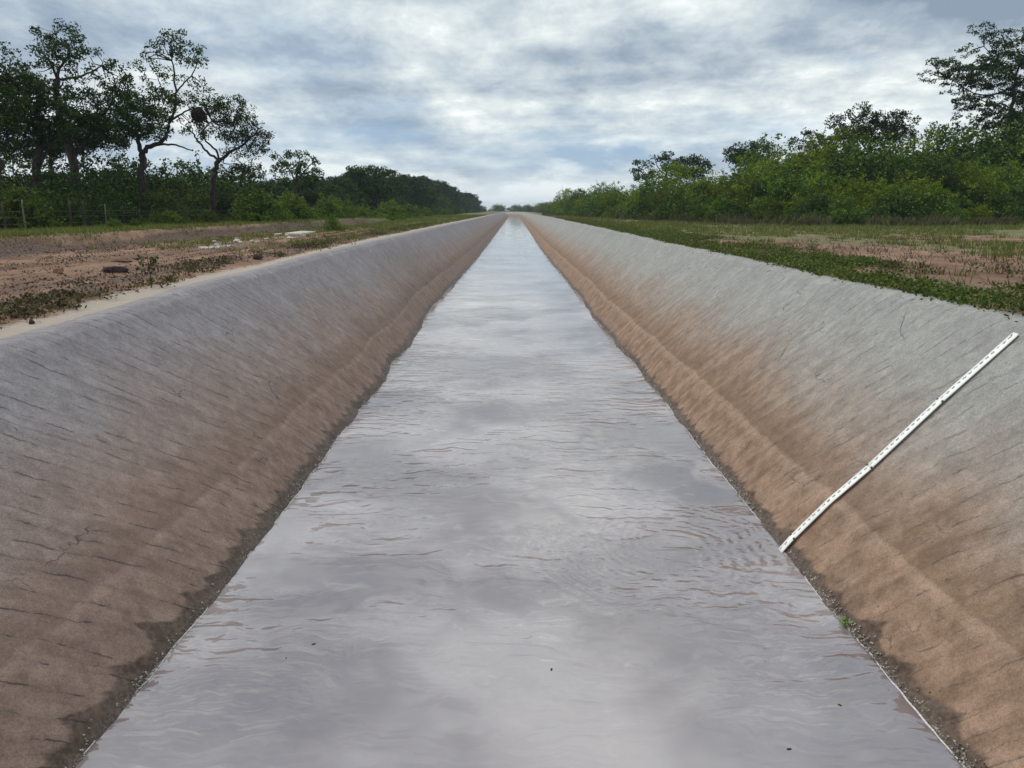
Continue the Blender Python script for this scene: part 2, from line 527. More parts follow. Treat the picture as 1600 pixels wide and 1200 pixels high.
def mat_ground():
    m, t = new_mat('dirt_and_turf')
    pos = t.node('ShaderNodeNewGeometry').outputs['Position']
    def at(n):
        return t.node('ShaderNodeAttribute', attribute_name=n).outputs['Fac']
    green, spill, dark = at('green'), at('spill'), at('litter')
    n1 = t.noise(pos, 0.35, 6, 0.6); n2 = t.noise(pos, 2.2, 6, 0.65); n3 = t.noise(pos, 14.0, 5, 0.7)
    x, y, z = t.sep(pos)
    tr = t.noise(t.comb(t.math('MULTIPLY', x, 1.6), t.math('MULTIPLY', y, 0.22), z), 1.0, 5, 0.6)
    dirt = t.mix(t.ramp(t.math('ADD', t.math('MULTIPLY', n1, 0.5), t.math('MULTIPLY', tr, 0.5)), 0.38, 0.62), (0.135, 0.080, 0.055), (0.285, 0.180, 0.125))
    dirt = t.mix(t.ramp(n2, 0.50, 0.72, 0, 0.6), dirt, (0.125, 0.078, 0.056))
    dirt = t.mix(t.ramp(n3, 0.56, 0.72, 0, 0.5), dirt, (0.13, 0.085, 0.065))
    turf = t.mix(t.ramp(n2, 0.35, 0.65), (0.075, 0.085, 0.030), (0.215, 0.200, 0.105))
    turf = t.mix(t.ramp(n3, 0.45, 0.7, 0, 0.6), turf, (0.12, 0.095, 0.06))
    gm = t.ramp(t.math('ADD', green, t.math('MULTIPLY', t.math('SUBTRACT', n2, 0.5), 0.9)), 0.40, 0.62)
    col = t.mix(gm, dirt, turf)
    lit = t.mix(t.ramp(n3, 0.40, 0.62), (0.060, 0.040, 0.034), (0.20, 0.14, 0.115))
    col = t.mix(t.ramp(t.math('ADD', dark, t.math('MULTIPLY', t.math('SUBTRACT', n2, 0.5), 0.6)), 0.35, 0.6, 0, 0.9), col, lit)
    sm = t.ramp(t.math('ADD', spill, t.math('MULTIPLY', t.math('SUBTRACT', t.math('ADD', t.math('MULTIPLY', n2, 0.6), t.math('MULTIPLY', n3, 0.4)), 0.5), 1.6)), 0.42, 0.62)
    col = t.mix(t.math('MULTIPLY', sm, 0.85), col, t.mix(n3, (0.33, 0.285, 0.24), (0.48, 0.43, 0.37)))
    h = t.math('ADD', t.math('MULTIPLY', n2, 0.8), t.math('MULTIPLY', n3, 0.45))
    finish(t, col, 0.95, h, 0.8, 0.07, spec=0.15)
    return m


def mat_water():
    m, t = new_mat('silty_water')
    pos = t.node('ShaderNodeNewGeometry').outputs['Position']
    x, y, z = t.sep(pos)
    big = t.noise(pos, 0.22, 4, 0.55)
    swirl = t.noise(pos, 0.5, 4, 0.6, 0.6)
    # ripples: crests lie mostly across the canal
    wx = t.math('ADD', x, t.math('MULTIPLY', t.math('SUBTRACT', swirl, 0.5), 2.2))
    wy = t.math('ADD', y, t.math('MULTIPLY', t.math('SUBTRACT', t.noise(pos, 0.7, 3), 0.5), 1.1))
    r1 = t.noise(t.comb(t.math('MULTIPLY', wx, 0.9), t.math('MULTIPLY', wy, 4.6), 0.0), 1.0, 1.0, 0.4)
    r2 = t.noise(t.comb(t.math('MULTIPLY', wx, 4.0), t.math('MULTIPLY', wy, 13.0), 5.0), 1.0, 1.5, 0.45)
    amp = t.ramp(t.noise(pos, 0.45, 3, 0.5), 0.38, 0.58, 0.06, 1.0)
    calm = t.math('MULTIPLY', t.ramp(y, 5.8, 9.5, 0.12, 0.9), t.ramp(y, 12.0, 36.0, 1.0, 0.12))   # the nearest water lies smooth
    amp = t.math('MULTIPLY', amp, calm)
    h = t.math('MULTIPLY', t.math('ADD', r1, t.math('MULTIPLY', r2, 0.17)), amp)

    def rings(cx, cy, freq, r0, r1_, a):
        dx = t.math('SUBTRACT', x, cx); dy = t.math('SUBTRACT', y, cy)
        r = t.math('SQRT', t.math('ADD', t.math('MULTIPLY', dx, dx), t.math('MULTIPLY', dy, dy)))
        r = t.math('ADD', r, t.math('MULTIPLY', t.math('SUBTRACT', swirl, 0.5), 0.7))
        s = t.math('SINE', t.math('MULTIPLY', r, freq))
        env = t.math('MULTIPLY', t.ramp(r, r0, r0 + 0.35), t.ramp(r, r1_ - 0.5, r1_, 1.0, 0.0))
        env = t.math('MULTIPLY', env, t.ramp(r2, 0.35, 0.6, 0.2, 1.2))
        return t.math('MULTIPLY', t.math('MULTIPLY', s, env), a)
    h = t.math('ADD', h, rings(2.0, 10.9, 33.0, 0.5, 2.1, 0.060))
    h = t.math('ADD', h, rings(2.5, 11.4, 41.0, 0.3, 1.8, 0.040))
    silt = t.mix(t.ramp(big, 0.40, 0.60), (0.160, 0.128, 0.136), (0.345, 0.305, 0.308))  # silt body colour, with dark cloud reflections painted in as mauve blotches
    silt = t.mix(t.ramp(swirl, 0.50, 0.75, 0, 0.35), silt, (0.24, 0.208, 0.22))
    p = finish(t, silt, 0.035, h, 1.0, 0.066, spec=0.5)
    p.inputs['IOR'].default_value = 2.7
    return m


def mat_leaf(name, a, b, c=None, rough=0.55, trans=0.25, spread=0.35, alt=None):
    m, t = new_mat(name)
    g = t.node('ShaderNodeNewGeometry')
    oi = t.node('ShaderNodeObjectInfo')
    n = t.noise(g.outputs['Position'], 0.55, 3, 0.6)
    k = t.math('ADD', t.math('MULTIPLY', g.outputs['Random Per Island'], 0.45), t.math('MULTIPLY', n, 0.55))
    col = t.mix(t.ramp(k, 0.25, 0.75), a, b)
    if c:
        col = t.mix(t.ramp(g.outputs['Random Per Island'], 0.86, 0.98, 0, 0.9), col, c)
    if alt:
        col = t.mix(t.ramp(t.noise(g.outputs['Position'], 0.16, 2, 0.5), 0.42, 0.60), col, alt)
    v = t.ramp(oi.outputs['Random'], 0, 1, 1 - spread, 1 + spread, False)
    col = t.mix(1.0, col, t.comb(v, v, t.math('MULTIPLY', v, 0.95)), 'MULTIPLY')
    p = t.node('ShaderNodeBsdfPrincipled')
    t.put(p.inputs['Base Color'], col); p.inputs['Roughness'].default_value = rough
    p.inputs['Specular IOR Level'].default_value = 0.10
    tr = t.node('ShaderNodeBsdfTranslucent')
    t.put(tr.inputs[0], t.mix(1.0, col, (1.15, 1.25, 0.6), 'MULTIPLY'))
    mx = t.node('ShaderNodeMixShader'); mx.inputs[0].default_value = trans
    t.l.new(p.outputs[0], mx.inputs[1]); t.l.new(tr.outputs[0], mx.inputs[2])
    out = t.node('ShaderNodeOutputMaterial'); t.l.new(mx.outputs[0], out.inputs[0])
    return m


def mat_simple(name, a, b, scale=8.0, rough=0.85, bstr=0.4, bd=0.02, stretch=(1, 1, 1)):
    m, t = new_mat(name)
    tc = t.node('ShaderNodeTexCoord').outputs['Object']
    x, y, z = t.sep(tc)
    v = t.comb(t.math('MULTIPLY', x, stretch[0]), t.math('MULTIPLY', y, stretch[1]), t.math('MULTIPLY', z, stretch[2]))
    n = t.noise(v, scale, 5, 0.65)
    finish(t, t.mix(t.ramp(n, 0.35, 0.65), a, b), rough, n, bstr, bd, spec=0.2)
    return m


M_LIN = {-1: mat_lining(-1), 1: mat_lining(1)}
M_GROUND = mat_ground()
M_WATER = mat_water()
M_BARK = mat_simple('bark', (0.018, 0.015, 0.013), (0.06, 0.05, 0.042), 6.0, stretch=(1, 1, .25), bd=0.05)
M_DARKLEAF = mat_leaf('dark_leaves', (0.011, 0.026, 0.006), (0.044, 0.084, 0.013), (0.095, 0.145, 0.022), trans=0.12)
M_OLIVELEAF = mat_leaf('olive_leaves', (0.020, 0.038, 0.010), (0.065, 0.095, 0.018), (0.12, 0.15, 0.03), trans=0.25)
M_THICKET = mat_leaf('thicket_leaves', (0.018, 0.050, 0.006), (0.080, 0.150, 0.010), (0.24, 0.30, 0.12), trans=0.22, spread=.5, alt=(0.125, 0.170, 0.008))
M_SHRUB = mat_leaf('bright_shrub_leaves', (0.045, 0.085, 0.012), (0.130, 0.190, 0.020), (0.20, 0.25, 0.05), trans=0.25)
M_GRASS = mat_leaf('grass_blades', (0.060, 0.088, 0.018), (0.180, 0.195, 0.062), (0.30, 0.26, 0.15), trans=0.2)
M_DRY = mat_leaf('dry_weeds', (0.060, 0.045, 0.026), (0.135, 0.110, 0.058), (0.08, 0.11, 0.03), trans=0.1)
M_WEED = mat_leaf('weed_leaves', (0.030, 0.050, 0.012), (0.092, 0.125, 0.028), (0.15, 0.115, 0.06), trans=0.2)
M_LITTER = mat_leaf('dry_leaf_litter', (0.06, 0.038, 0.028), (0.17, 0.11, 0.08), (0.30, 0.25, 0.19), trans=0.05)
M_BRUSH = mat_leaf('dry_brush_stems', (0.045, 0.050, 0.020), (0.12, 0.11, 0.055), (0.20, 0.18, 0.11), trans=0.1)
M_POST = mat_simple('weathered_post_wood', (0.025, 0.021, 0.018), (0.075, 0.066, 0.06), 9.0, stretch=(1, 1, .2))
M_POSTPALE = mat_simple('pale_post_wood', (0.10, 0.095, 0.085), (0.20, 0.19, 0.17), 9.0, stretch=(1, 1, .2))
M_WIRE = mat_simple('fence_wire', (0.10, 0.10, 0.10), (0.18, 0.17, 0.16), 20)
M_STONE = mat_simple('grit_and_stones', (0.10, 0.085, 0.075), (0.46, 0.41, 0.37), 9.0)
M_CLOD = mat_simple('earth_clods', (0.10, 0.065, 0.05), (0.25, 0.17, 0.125), 9.0)
M_FOAM = mat_simple('foam', (0.40, 0.38, 0.37), (0.66, 0.65, 0.64), 30, rough=0.5)
M_WOOD = mat_simple('dark_rotten_wood', (0.022, 0.016, 0.016), (0.07, 0.05, 0.045), 9.0)
M_BRICK = mat_simple('broken_brick', (0.20, 0.10, 0.07), (0.34, 0.20, 0.14), 12)
M_NEST = mat_simple('nest_twigs', (0.012, 0.009, 0.007), (0.035, 0.025, 0.02), 14)
M_STAFF = mat_simple('white_enamel', (0.80, 0.81, 0.78), (0.90, 0.91, 0.88), 3.0, rough=0.45, bstr=0.1)
M_INK = mat_simple('black_print', (0.03, 0.03, 0.032), (0.14, 0.14, 0.14), 30, rough=0.6, bstr=0.0)
M_STEEL = mat_simple('steel_fitting', (0.03, 0.03, 0.03), (0.09, 0.085, 0.08), 30, rough=0.5)

# ------------------------------------------------------------------ setting: lining, ground, water


def stations(y0=-60, y1=950, near=0.045):
    ys = [y0]
    while ys[-1] < y1:
        d = max(abs(ys[-1]), 5.0)
        step = near * (d / 7.0) ** 1.25 if ys[-1] > 2 else 0.4
        ys.append(ys[-1] + min(step, 6.0))
    return np.array(ys)


def build_lining(side):
    ys = stations()
    T = np.concatenate([np.linspace(0, .19, 3), np.linspace(.2, .36, 22), np.linspace(.368, .39, 5), np.linspace(.40, .89, 44), np.linspace(.90, 1.0, 14)])
    ny, nt = len(ys), len(T)
    Y = np.repeat(ys, nt); TT = np.tile(T, ny)
    X, Z = profile(side, Y, TT)
    X = X.reshape(ny, nt); Z = Z.reshape(ny, nt); Y = Y.reshape(ny, nt)
    ds = np.hypot(np.diff(X, axis=1), np.diff(Z, axis=1))
    S = np.concatenate([np.zeros((ny, 1)), np.cumsum(ds, axis=1)], 1)
    S = S - np.array([np.interp(0.0, Z[i], S[i]) for i in range(ny)])[:, None]
    k = 0.85 if side < 0 else 0.5
    U = Y + k * S
    # real relief: trowel ridges down the slope, lumps, gritty foot
    rel = 0.010 * vnoise(U * 2.3, S * 0.5, 31) + 0.008 * fbm(U * 5.0, S * 1.2, 32, 3) + 0.022 * fbm(Y * 0.35, S * 0.5, 33, 3)
    foot = np.exp(-(S / 0.28) ** 2)
    rel = rel + foot * 0.05 * fbm(Y * 2.2, S * 3.0, 34, 4)
    crest = sstep(0.90, 1.0, T)[None]
    rel = rel * (1 - 0.4 * crest)
    nx, nz = 0.73, 0.68
    X2 = X - rel * nx; Z2 = Z + rel * nz
    # crest edge: thin flange that runs back under the soil
    Xe = X2[:, -1:] + np.array([[0.10, 0.35, 0.45]]); Ze = Z2[:, -1:] + np.array([[0.012, 0.005, -0.35]])
    rag = 0.10 * fbm(ys * 1.1, 0 * ys, 90 + side, 4)[:, None]
    Xe[:, 1:] += rag
    Xa = np.concatenate([X2, Xe], 1); Za = np.concatenate([Z2, Ze], 1)
    Ya = np.repeat(ys[:, None], nt + 3, 1)
    Sa = np.concatenate([S, S[:, -1:] + np.array([[0.10, 0.35, 0.7]])], 1)
    Ua = Ya + k * Sa
    V = np.stack([side * Xa + bend(Ya), Ya, Za], -1).reshape(-1, 3)
    f = grid_faces(ny, nt + 3)
    if side < 0:
        f = f[:, ::-1]
    me = make_mesh('canal_lining', V, f, [M_LIN[side]], True, uv=np.stack([Ua.ravel(), Sa.ravel()], 1))
    o = link('canal_bank', me)
    tag(o, ('left' if side < 0 else 'right') + ' sloping concrete bank of the canal, silt stained towards the water', kind='structure')
    return o


build_lining(-1)
build_lining(1)


def build_ground(side):
    ys = np.concatenate([stations(-60, 950, 0.10), np.linspace(990, 3500, 30)])
    o = np.concatenate([[0.02], np.linspace(0.08, 1.2, 14), np.geomspace(1.35, 26, 96), np.geomspace(28, 3000, 40)])
    ny, no = len(ys), len(o)
    Y = np.repeat(ys[:, None], no, 1); O = np.repeat(o[None], ny, 0)
    lx = lipx(side, ys)[:, None] + 0.06
    xc = side * (lx + O)
    X = xc + bend(Y)
    Z = gz(X, Y)
    Z[:, 0] -= 0.05
    f = grid_faces(ny, no)
    if side < 0:
        f = f[:, ::-1]
    ax = np.abs(xc)
    n = fbm(ax * 0.25, Y * 0.08, 51 + side, 4)
    n2 = fbm(ax * 0.8, Y * 0.3, 55 + side, 4)
    if side < 0:
        green = sstep(17.8, 19.5, ax) * 0.9
        green = np.maximum(green, 0.6 * sstep(26, 60, Y) * np.clip(1 - np.abs(ax - 8.9 - 0.02 * Y) / 2.2, 0, 1))
        green = np.maximum(green, 0.75 * sstep(45, 80, Y) * sstep(8.0, 9.0, ax))
        green = np.maximum(green, 0.45 * sstep(14, 17, ax) * sstep(30, 60, Y))
        green = green + 0.35 * n * (ax > 8.2)
        spill = np.exp(-((ax - 7.35) / 0.80) ** 2) * (1.15 + 0.5 * n2)
        litter = np.exp(-((ax - 17.75) / 0.50) ** 2) * (1 - sstep(80, 130, Y)) * (1.0 + .8 * n2)
        litter = np.maximum(litter, 0.80 * np.exp(-((ax - 11.3) / .35) ** 2)) 
        litter = np.maximum(litter, 0.66 * np.exp(-((ax - 13.0) / .3) ** 2))
        litter = np.maximum(litter, 0.58 * np.exp(-((ax - 9.2) / .9) ** 2))
        litter = np.maximum(litter, 0.62 * np.exp(-((ax - 10.3) / .22) ** 2))
        litter = np.maximum(litter, 0.6 * sstep(26, 40, ax))
    else:
        green = 0.72 - 0.75 * np.exp(-((ax - 12.8) / 4.2) ** 2) * (1 - sstep(26, 48, Y)) - 0.5 * np.exp(-((ax - 24) / 5.0) ** 2) * np.exp(-((Y - 40) / 9.0) ** 2)
        green = green - 0.35 * np.exp(-((ax - 10.6 - 0.01 * Y) / 0.8) ** 2) * sstep(28, 40, Y)
        green = green + 0.45 * n + 0.15 * n2 - 0.55 * np.exp(-((ax - 7.4) / 1.5) ** 2)
        spill = np.exp(-((ax - 7.35) / 0.25) ** 2) * (0.8 + 0.6 * n2)
        litter = 0.45 * np.exp(-((ax - 9.2) / 0.9) ** 2) + 0.3 * n2
        litter = np.maximum(litter, 0.7 * sstep(70, 84, Y) * sstep(20, 26, ax))
    V = np.stack([X, Y, Z], -1).reshape(-1, 3)
    me = make_mesh('ground', V, f, [M_GROUND], True, attrs={'green': green.ravel(), 'spill': spill.ravel(), 'litter': litter.ravel()})
    g = link('ground', me)
    tag(g, ('left' if side < 0 else 'right') + ' bank ground of bare reddish dirt and thin grass', kind='structure')


build_ground(-1)
build_ground(1)


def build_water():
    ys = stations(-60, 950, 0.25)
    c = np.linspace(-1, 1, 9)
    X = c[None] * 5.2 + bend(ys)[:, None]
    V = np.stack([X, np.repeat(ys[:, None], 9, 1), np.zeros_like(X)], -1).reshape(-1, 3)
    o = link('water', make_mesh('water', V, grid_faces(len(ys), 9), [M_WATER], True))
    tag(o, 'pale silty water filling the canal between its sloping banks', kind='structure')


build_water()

# canal bed under the water, so that the trough is closed
bed = link('canal_bed', make_mesh('canal_bed', [(-6, -62, -.98), (6, -62, -.98), (6, 600, -.98), (-6, 600, -.98)], np.array([[0, 1, 2, 3]]), [M_CLOD]))
tag(bed, 'silted floor of the canal under the water', kind='structure')

# ------------------------------------------------------------------ vegetation builders


def leaf_quads(centers, size, jit=0.35, droop=0.2, g=rng, aspect=0.5):
    n = len(centers)
    d = g.normal(size=(n, 3)); d[:, 2] -= droop; d /= np.linalg.norm(d, axis=1)[:, None]
    r = g.normal(size=(n, 3)); s = np.cross(d, r); s /= np.linalg.norm(s, axis=1)[:, None] + 1e-9
    L = size * (1 + jit * g.uniform(-1, 1, n))[:, None]
    W = L * aspect
    c = np.asarray(centers)
    v = np.stack([c - d * L / 2, c + s * W / 2, c + d * L / 2, c - s * W / 2], 1).reshape(-1, 3)
    f = np.arange(n * 4).reshape(-1, 4)
    return v, f


def clumps(cent, rad, per, g=rng, flat=0.8):
    n = len(cent)
    d = g.normal(size=(n, per, 3)); d /= np.linalg.norm(d, axis=2)[..., None]
    rr = rad * g.uniform(0.2, 1, (n, per, 1)) ** 0.6
    p = cent[:, None] + d * rr * np.array([1, 1, flat])
    return p.reshape(-1, 3)


def in_blob(b, n, g=rng, shell=0.25):
    """n points in an ellipsoid (cx,cy,cz,rx,ry,rz), denser towards the outside"""
    d = g.normal(size=(n, 3)); d /= np.linalg.norm(d, axis=1)[:, None]
    r = (shell + (1 - shell) * g.uniform(0, 1, n)) ** (1 / 2.2)
    return np.array(b[:3]) + d * r[:, None] * np.array(b[3:6])


def tree_parts(limbs, blobs, dens=2.2, per=26, crad=0.42, leaf=0.17, g=rng, twig=0.018, flat=0.75):
    """limbs: list of (points, r0, r1). blobs: (cx,cy,cz,rx,ry,rz,density). returns trunk arrays, crown arrays"""
    wood = Soup(); nodes = []
    for pts, r0, r1 in limbs:
        pts = np.asarray(pts, float)
        n = max(4, int(len(pts) * 4))
        tt = np.linspace(0, len(pts) - 1, n); k = np.clip(tt.astype(int), 0, len(pts) - 2); fr = tt - k
        p0 = pts[np.clip(k - 1, 0, None)]; p1 = pts[k]; p2 = pts[k + 1]; p3 = pts[np.clip(k + 2, None, len(pts) - 1)]
        f_ = fr[:, None]
        P = 0.5 * ((2 * p1) + (-p0 + p2) * f_ + (2 * p0 - 5 * p1 + 4 * p2 - p3) * f_ ** 2 + (-p0 + 3 * p1 - 3 * p2 + p3) * f_ ** 3)
        P[1:-1] += g.normal(size=(n - 2, 3)) * min(r0 * 0.25, 0.08)
        wood.add(*tube(P, np.linspace(r0, r1, n), 7))
        nodes.extend(P[n // 3:].tolist())
    nodes = [np.array(q) for q in nodes]
    cl = []
    for b in blobs:
        dn = b[6] if len(b) > 6 else 1.0
        vol = 4.19 * b[3] * b[4] * b[5]
        nc = max(6, int(vol * dens * dn))
        c = in_blob(b, nc, g)
        # secondary boughs
        ns = max(3, nc // 12)
        sec = in_blob((*b[:3], b[3] * .75, b[4] * .75, b[5] * .75), ns, g, 0.1)
        A = np.array(nodes); A0 = A[np.linalg.norm(A - np.array(b[:3]), axis=1).argsort()[:40]]
        N2 = []
        for s_ in sec:
            a = A0[np.linalg.norm(A0 - s_, axis=1).argmin()]
            m = (a + s_) / 2 + g.normal(size=3) * 0.15 * np.linalg.norm(s_ - a) * np.array([1, 1, .6]) - np.array([0, 0, .05])
            P = np.array([a, (a * .6 + m * .4), m, (m * .5 + s_ * .5), s_])
            L = np.linalg.norm(s_ - a)
            wood.add(*tube(P, np.linspace(0.02 + 0.022 * L, 0.016, 5), 5))
            N2.extend([m, P[3], s_])
        N2 = np.array(N2)
        for q in c[:: 4]:
            a = N2[np.linalg.norm(N2 - q, axis=1).argmin()]
            wood.add(*tube(np.array([a, (a + q) / 2 + g.normal(size=3) * 0.06, q]), [twig, twig * .8, twig * .45], 3))
        cl.append(c)
    cl = np.concatenate(cl)
    p = clumps(cl, crad, per, g, flat)
    lv = leaf_quads(p, leaf, g=g)
    return wood.arrays(), lv


def make_tree(base, limbs, blobs, label, cat='tree', group=None, leafmat=None, name='tree', **kw):
    base = np.array(base, float)
    limbs = [(np.asarray(p, float) - base, a, b) for p, a, b in limbs]
    blobs = [(b[0] - base[0], b[1] - base[1], b[2] - base[2], *b[3:]) for b in blobs]
    (wv, wf), (lv, lf) = tree_parts(limbs, blobs, **kw)
    root = thing(name, tuple(base), label, cat, group)
    link('trunk', make_mesh('trunk', wv, wf, [M_BARK], True), root)
    link('crown', make_mesh('crown', lv, lf, [leafmat or M_DARKLEAF]), root)
    return root


def px_tree(D, basepx, limbs, blobs, label, **kw):
    """tree surveyed in the plane y = D: limb points (px, py, depth offset m), blobs (px, py, rx px, ry px, density, depth offset m)"""
    m = D * CT / F * 1.02
    bx = pt(basepx, 350, D)[0]
    base = (bx, D, float(gz(bx, D)) - 0.1)
    L = []
    for pts, r0, r1 in limbs:
        q = []
        for a in pts:
            dz = a[2] if len(a) > 2 else 0.0
            P = pt(a[0], a[1], D); q.append((P[0], D + dz, P[2]))
        L.append((q, r0, r1))
    L[0][0][0] = base
    Bl = []
    for b in blobs:
        P = pt(b[0], b[1], D)
        off = b[5] if len(b) > 5 else 0.0
        Bl.append((P[0], D + off, P[2], b[2] * m, max(b[2] * m * 0.85, b[3] * m), b[3] * m, b[4] if len(b) > 4 else 1.0))
    kw['dens'] = kw.get('dens', 1.5) * 2.4
    kw['leaf'] = kw.get('leaf', .2) * 1.15
    kw['per'] = kw.get('per', 22) + 4
    return make_tree(base, L, Bl, label, **kw)


def bush_proto(h, w, nblob, n_leaf, leaf, mat, name, stem_mat=None, seed=1, spiky=0.0):
    g = np.random.default_rng(seed)
    wood = Soup(); pts = []
    base_r = w / 2
    blobs = []
    for i in range(nblob):
        a = g.uniform(0, 2 * np.pi); rr = base_r * g.uniform(0.1, 0.75)
        z = h * g.uniform(0.22, 0.80) * (1 - 0.35 * rr / base_r)
        r = g.uniform(0.20, 0.36) * min(h, w)
        blobs.append((rr * np.cos(a), rr * np.sin(a), z, r, r, r * g.uniform(.7, 1.0)))
    blobs.append((0, 0, h * 0.70, w * .26, w * .26, h * .28))
    for k in range(6):
        a = k * 1.05 + g.uniform(0, 1)
        blobs.append((base_r * .72 * np.cos(a), base_r * .72 * np.sin(a), h * 0.18, w * .2, w * .2, h * .2))
    per = n_leaf // len(blobs)
    for b in blobs:
        nc = max(10, per // 14)
        c = in_blob(b, nc, g, 0.35)
        c[:, 2] = np.maximum(c[:, 2], 0.06)
        pts.append(clumps(c, 0.10 * h ** .5 + 0.12, 14, g, 0.8))
        P = np.array([[g.normal() * .1, g.normal() * .1, 0], [b[0] * .4, b[1] * .4, b[2] * .55], [b[0], b[1], b[2] + b[5] * .5]])
        wood.add(*tube(P, [0.05, 0.035, 0.012], 4))
    # shoots standing out of the outline
    for k in range(int(14 + 20 * spiky)):
        b = blobs[g.integers(len(blobs))]
        d = g.normal(size=3); d[2] = abs(d[2]) + .6; d /= np.linalg.norm(d)
        a0 = np.array(b[:3]); a1 = a0 + d * (b[3] + g.uniform(.2, .7) * h ** .5 * .6)
        wood.add(*tube(np.array([a0, (a0 + a1) / 2, a1]), [0.02, 0.015, 0.008], 3))
        tt = g.uniform(.45, 1.02, (16, 1))
        pts.append(a0 + (a1 - a0) * tt + g.normal(size=(16, 3)) * .09)
    p = np.concatenate(pts); p[:, 2] = np.maximum(p[:, 2], 0.03)
    lv, lf = leaf_quads(p, leaf, g=g, aspect=0.55)
    wv, wf = wood.arrays()
    root = thing(name, (0, 0, -50), 'x', 'bush')
    link('stems', make_mesh('stems', wv, wf, [M_BARK], True), root)
    link('foliage', make_mesh('foliage', lv, lf, [mat]), root)
    return root


def drop_proto(root):
    for ch in list(root.children):
        bpy.data.objects.remove(ch)
    bpy.data.objects.remove(root)


def generic_tree(h, seed, leafmat, dens=1.4, leaf=0.3, spread=0.36):
    g = np.random.default_rng(seed)
    fork = h * g.uniform(.22, .36)
    limbs = [([(0, 0, 0), (g.normal() * .15, g.normal() * .15, fork * .6), (g.normal() * .3, g.normal() * .3, fork)], h * .018, h * .013)]
    f0 = np.array(limbs[0][0][-1]); blobs = []
    for k in range(g.integers(4, 7)):
        a = k * 1.25 + g.uniform(0, .8); rr = h * spread * g.uniform(.35, .85)
        top = np.array([f0[0] + rr * np.cos(a), f0[1] + rr * np.sin(a), h * g.uniform(.55, .86)])
        limbs.append(([f0, f0 + (top - f0) * np.array([.55, .55, .35]), top], h * .010, h * .004))
        r = h * g.uniform(.11, .19)
        blobs.append((*top, r * 1.25, r * 1.25, r * .75, g.uniform(.5, 1.2)))
    blobs.append((f0[0], f0[1], h * .86, h * .17, h * .17, h * .11, 1.0))
    blobs.append((f0[0], f0[1], h * .56, h * .24, h * .24, h * .14, .8))
    return make_tree((0, 0, 0), limbs, blobs, 'x', leafmat=leafmat, dens=dens, per=22, crad=0.6, leaf=leaf, g=g, twig=0.03, name='treeline_tree')


# ------------------------------------------------------------------ the big trees on the left
px_tree(63, 224, [
    ([(224, 350), (224, 300), (222, 265), (222, 240)], .34, .25),
    ([(222, 240), (212, 222, .3), (214, 212, .5), (228, 205, .8)], .19, .10),
    ([(228, 205, .8), (205, 195, 1), (190, 180, 1)], .10, .05),
    ([(222, 240), (232, 230, -.2), (250, 225, -.4), (262, 215, -.4), (266, 195, -.3), (272, 170), (274, 145), (272, 120), (268, 90)], .20, .05),
    ([(248, 226, -.4), (275, 227, -.5), (305, 236, -.6)], .10, .04),
    ([(274, 145), (283, 128, .4), (297, 112, .5), (305, 90, .5)], .07, .03),
    ([(268, 190, -.3), (282, 182, -.5), (300, 173, -.6), (314, 176, -.6)], .09, .035),
    ([(270, 160), (255, 148, .5), (245, 135, .8), (238, 118, .8)], .07, .03),
], [
    (262, 70, 34, 17, .62), (285, 85, 28, 22, .50, 1), (240, 100, 28, 17, .50, -1), (305, 88, 18, 20, .45), (268, 112, 26, 16, .35), (250, 160, 34, 18, .7),
    (240, 128, 20, 13, .4), (308, 130, 14, 10, .45), (228, 150, 30, 24, .8, 1.5), (208, 185, 36, 26, 1.6),
    (245, 190, 30, 20, 1.3, -1), (262, 165, 22, 14, .45), (185, 160, 30, 28, 1.0, 1.0), (185, 205, 34, 14, 1.2), (235, 208, 36, 10, 1.0), (262, 55, 26, 10, .5), (290, 195, 14, 12, .4)],
    'tall airy tree with a Y-forked trunk, a dark round nest and a sparse top crown',
    dens=1.9, per=20, crad=.40, leaf=.17, leafmat=M_DARKLEAF, name='tree')
px_tree(70, 331, [
    ([(331, 350), (331, 300), (334, 270), (342, 250)], .28, .20),
    ([(342, 250), (325, 240, .3), (308, 224, .6), (296, 208, .8), (285, 195, 1)], .12, .045),
    ([(342, 250), (336, 234), (324, 220, -.5), (322, 205, -.6), (335, 190, -.6)], .10, .04),
    ([(342, 250), (356, 238, .3), (372, 230, .2), (392, 214), (405, 200)], .15, .05),
    ([(350, 246), (352, 256, -.4), (372, 256, -.5)], .06, .03),
], [
    (325, 160, 34, 18, .7), (352, 170, 34, 24, .7, 1), (310, 205, 22, 14, .5), (365, 225, 30, 20, .7), (330, 185, 30, 16, .6), (300, 160, 16, 14, .35, -1), (375, 195, 32, 22, .8),
    (398, 222, 26, 22, .75, 1), (340, 205, 26, 18, .4, -1), (300, 200, 22, 16, .35), (388, 250, 22, 20, .7), (412, 215, 10, 10, .5),
    (370, 272, 34, 16, .7, 1.5)],
    'round-crowned open tree with an arching forked trunk, rightmost of the big left trees',
    dens=2.0, per=20, crad=.40, leaf=.17, leafmat=M_OLIVELEAF)
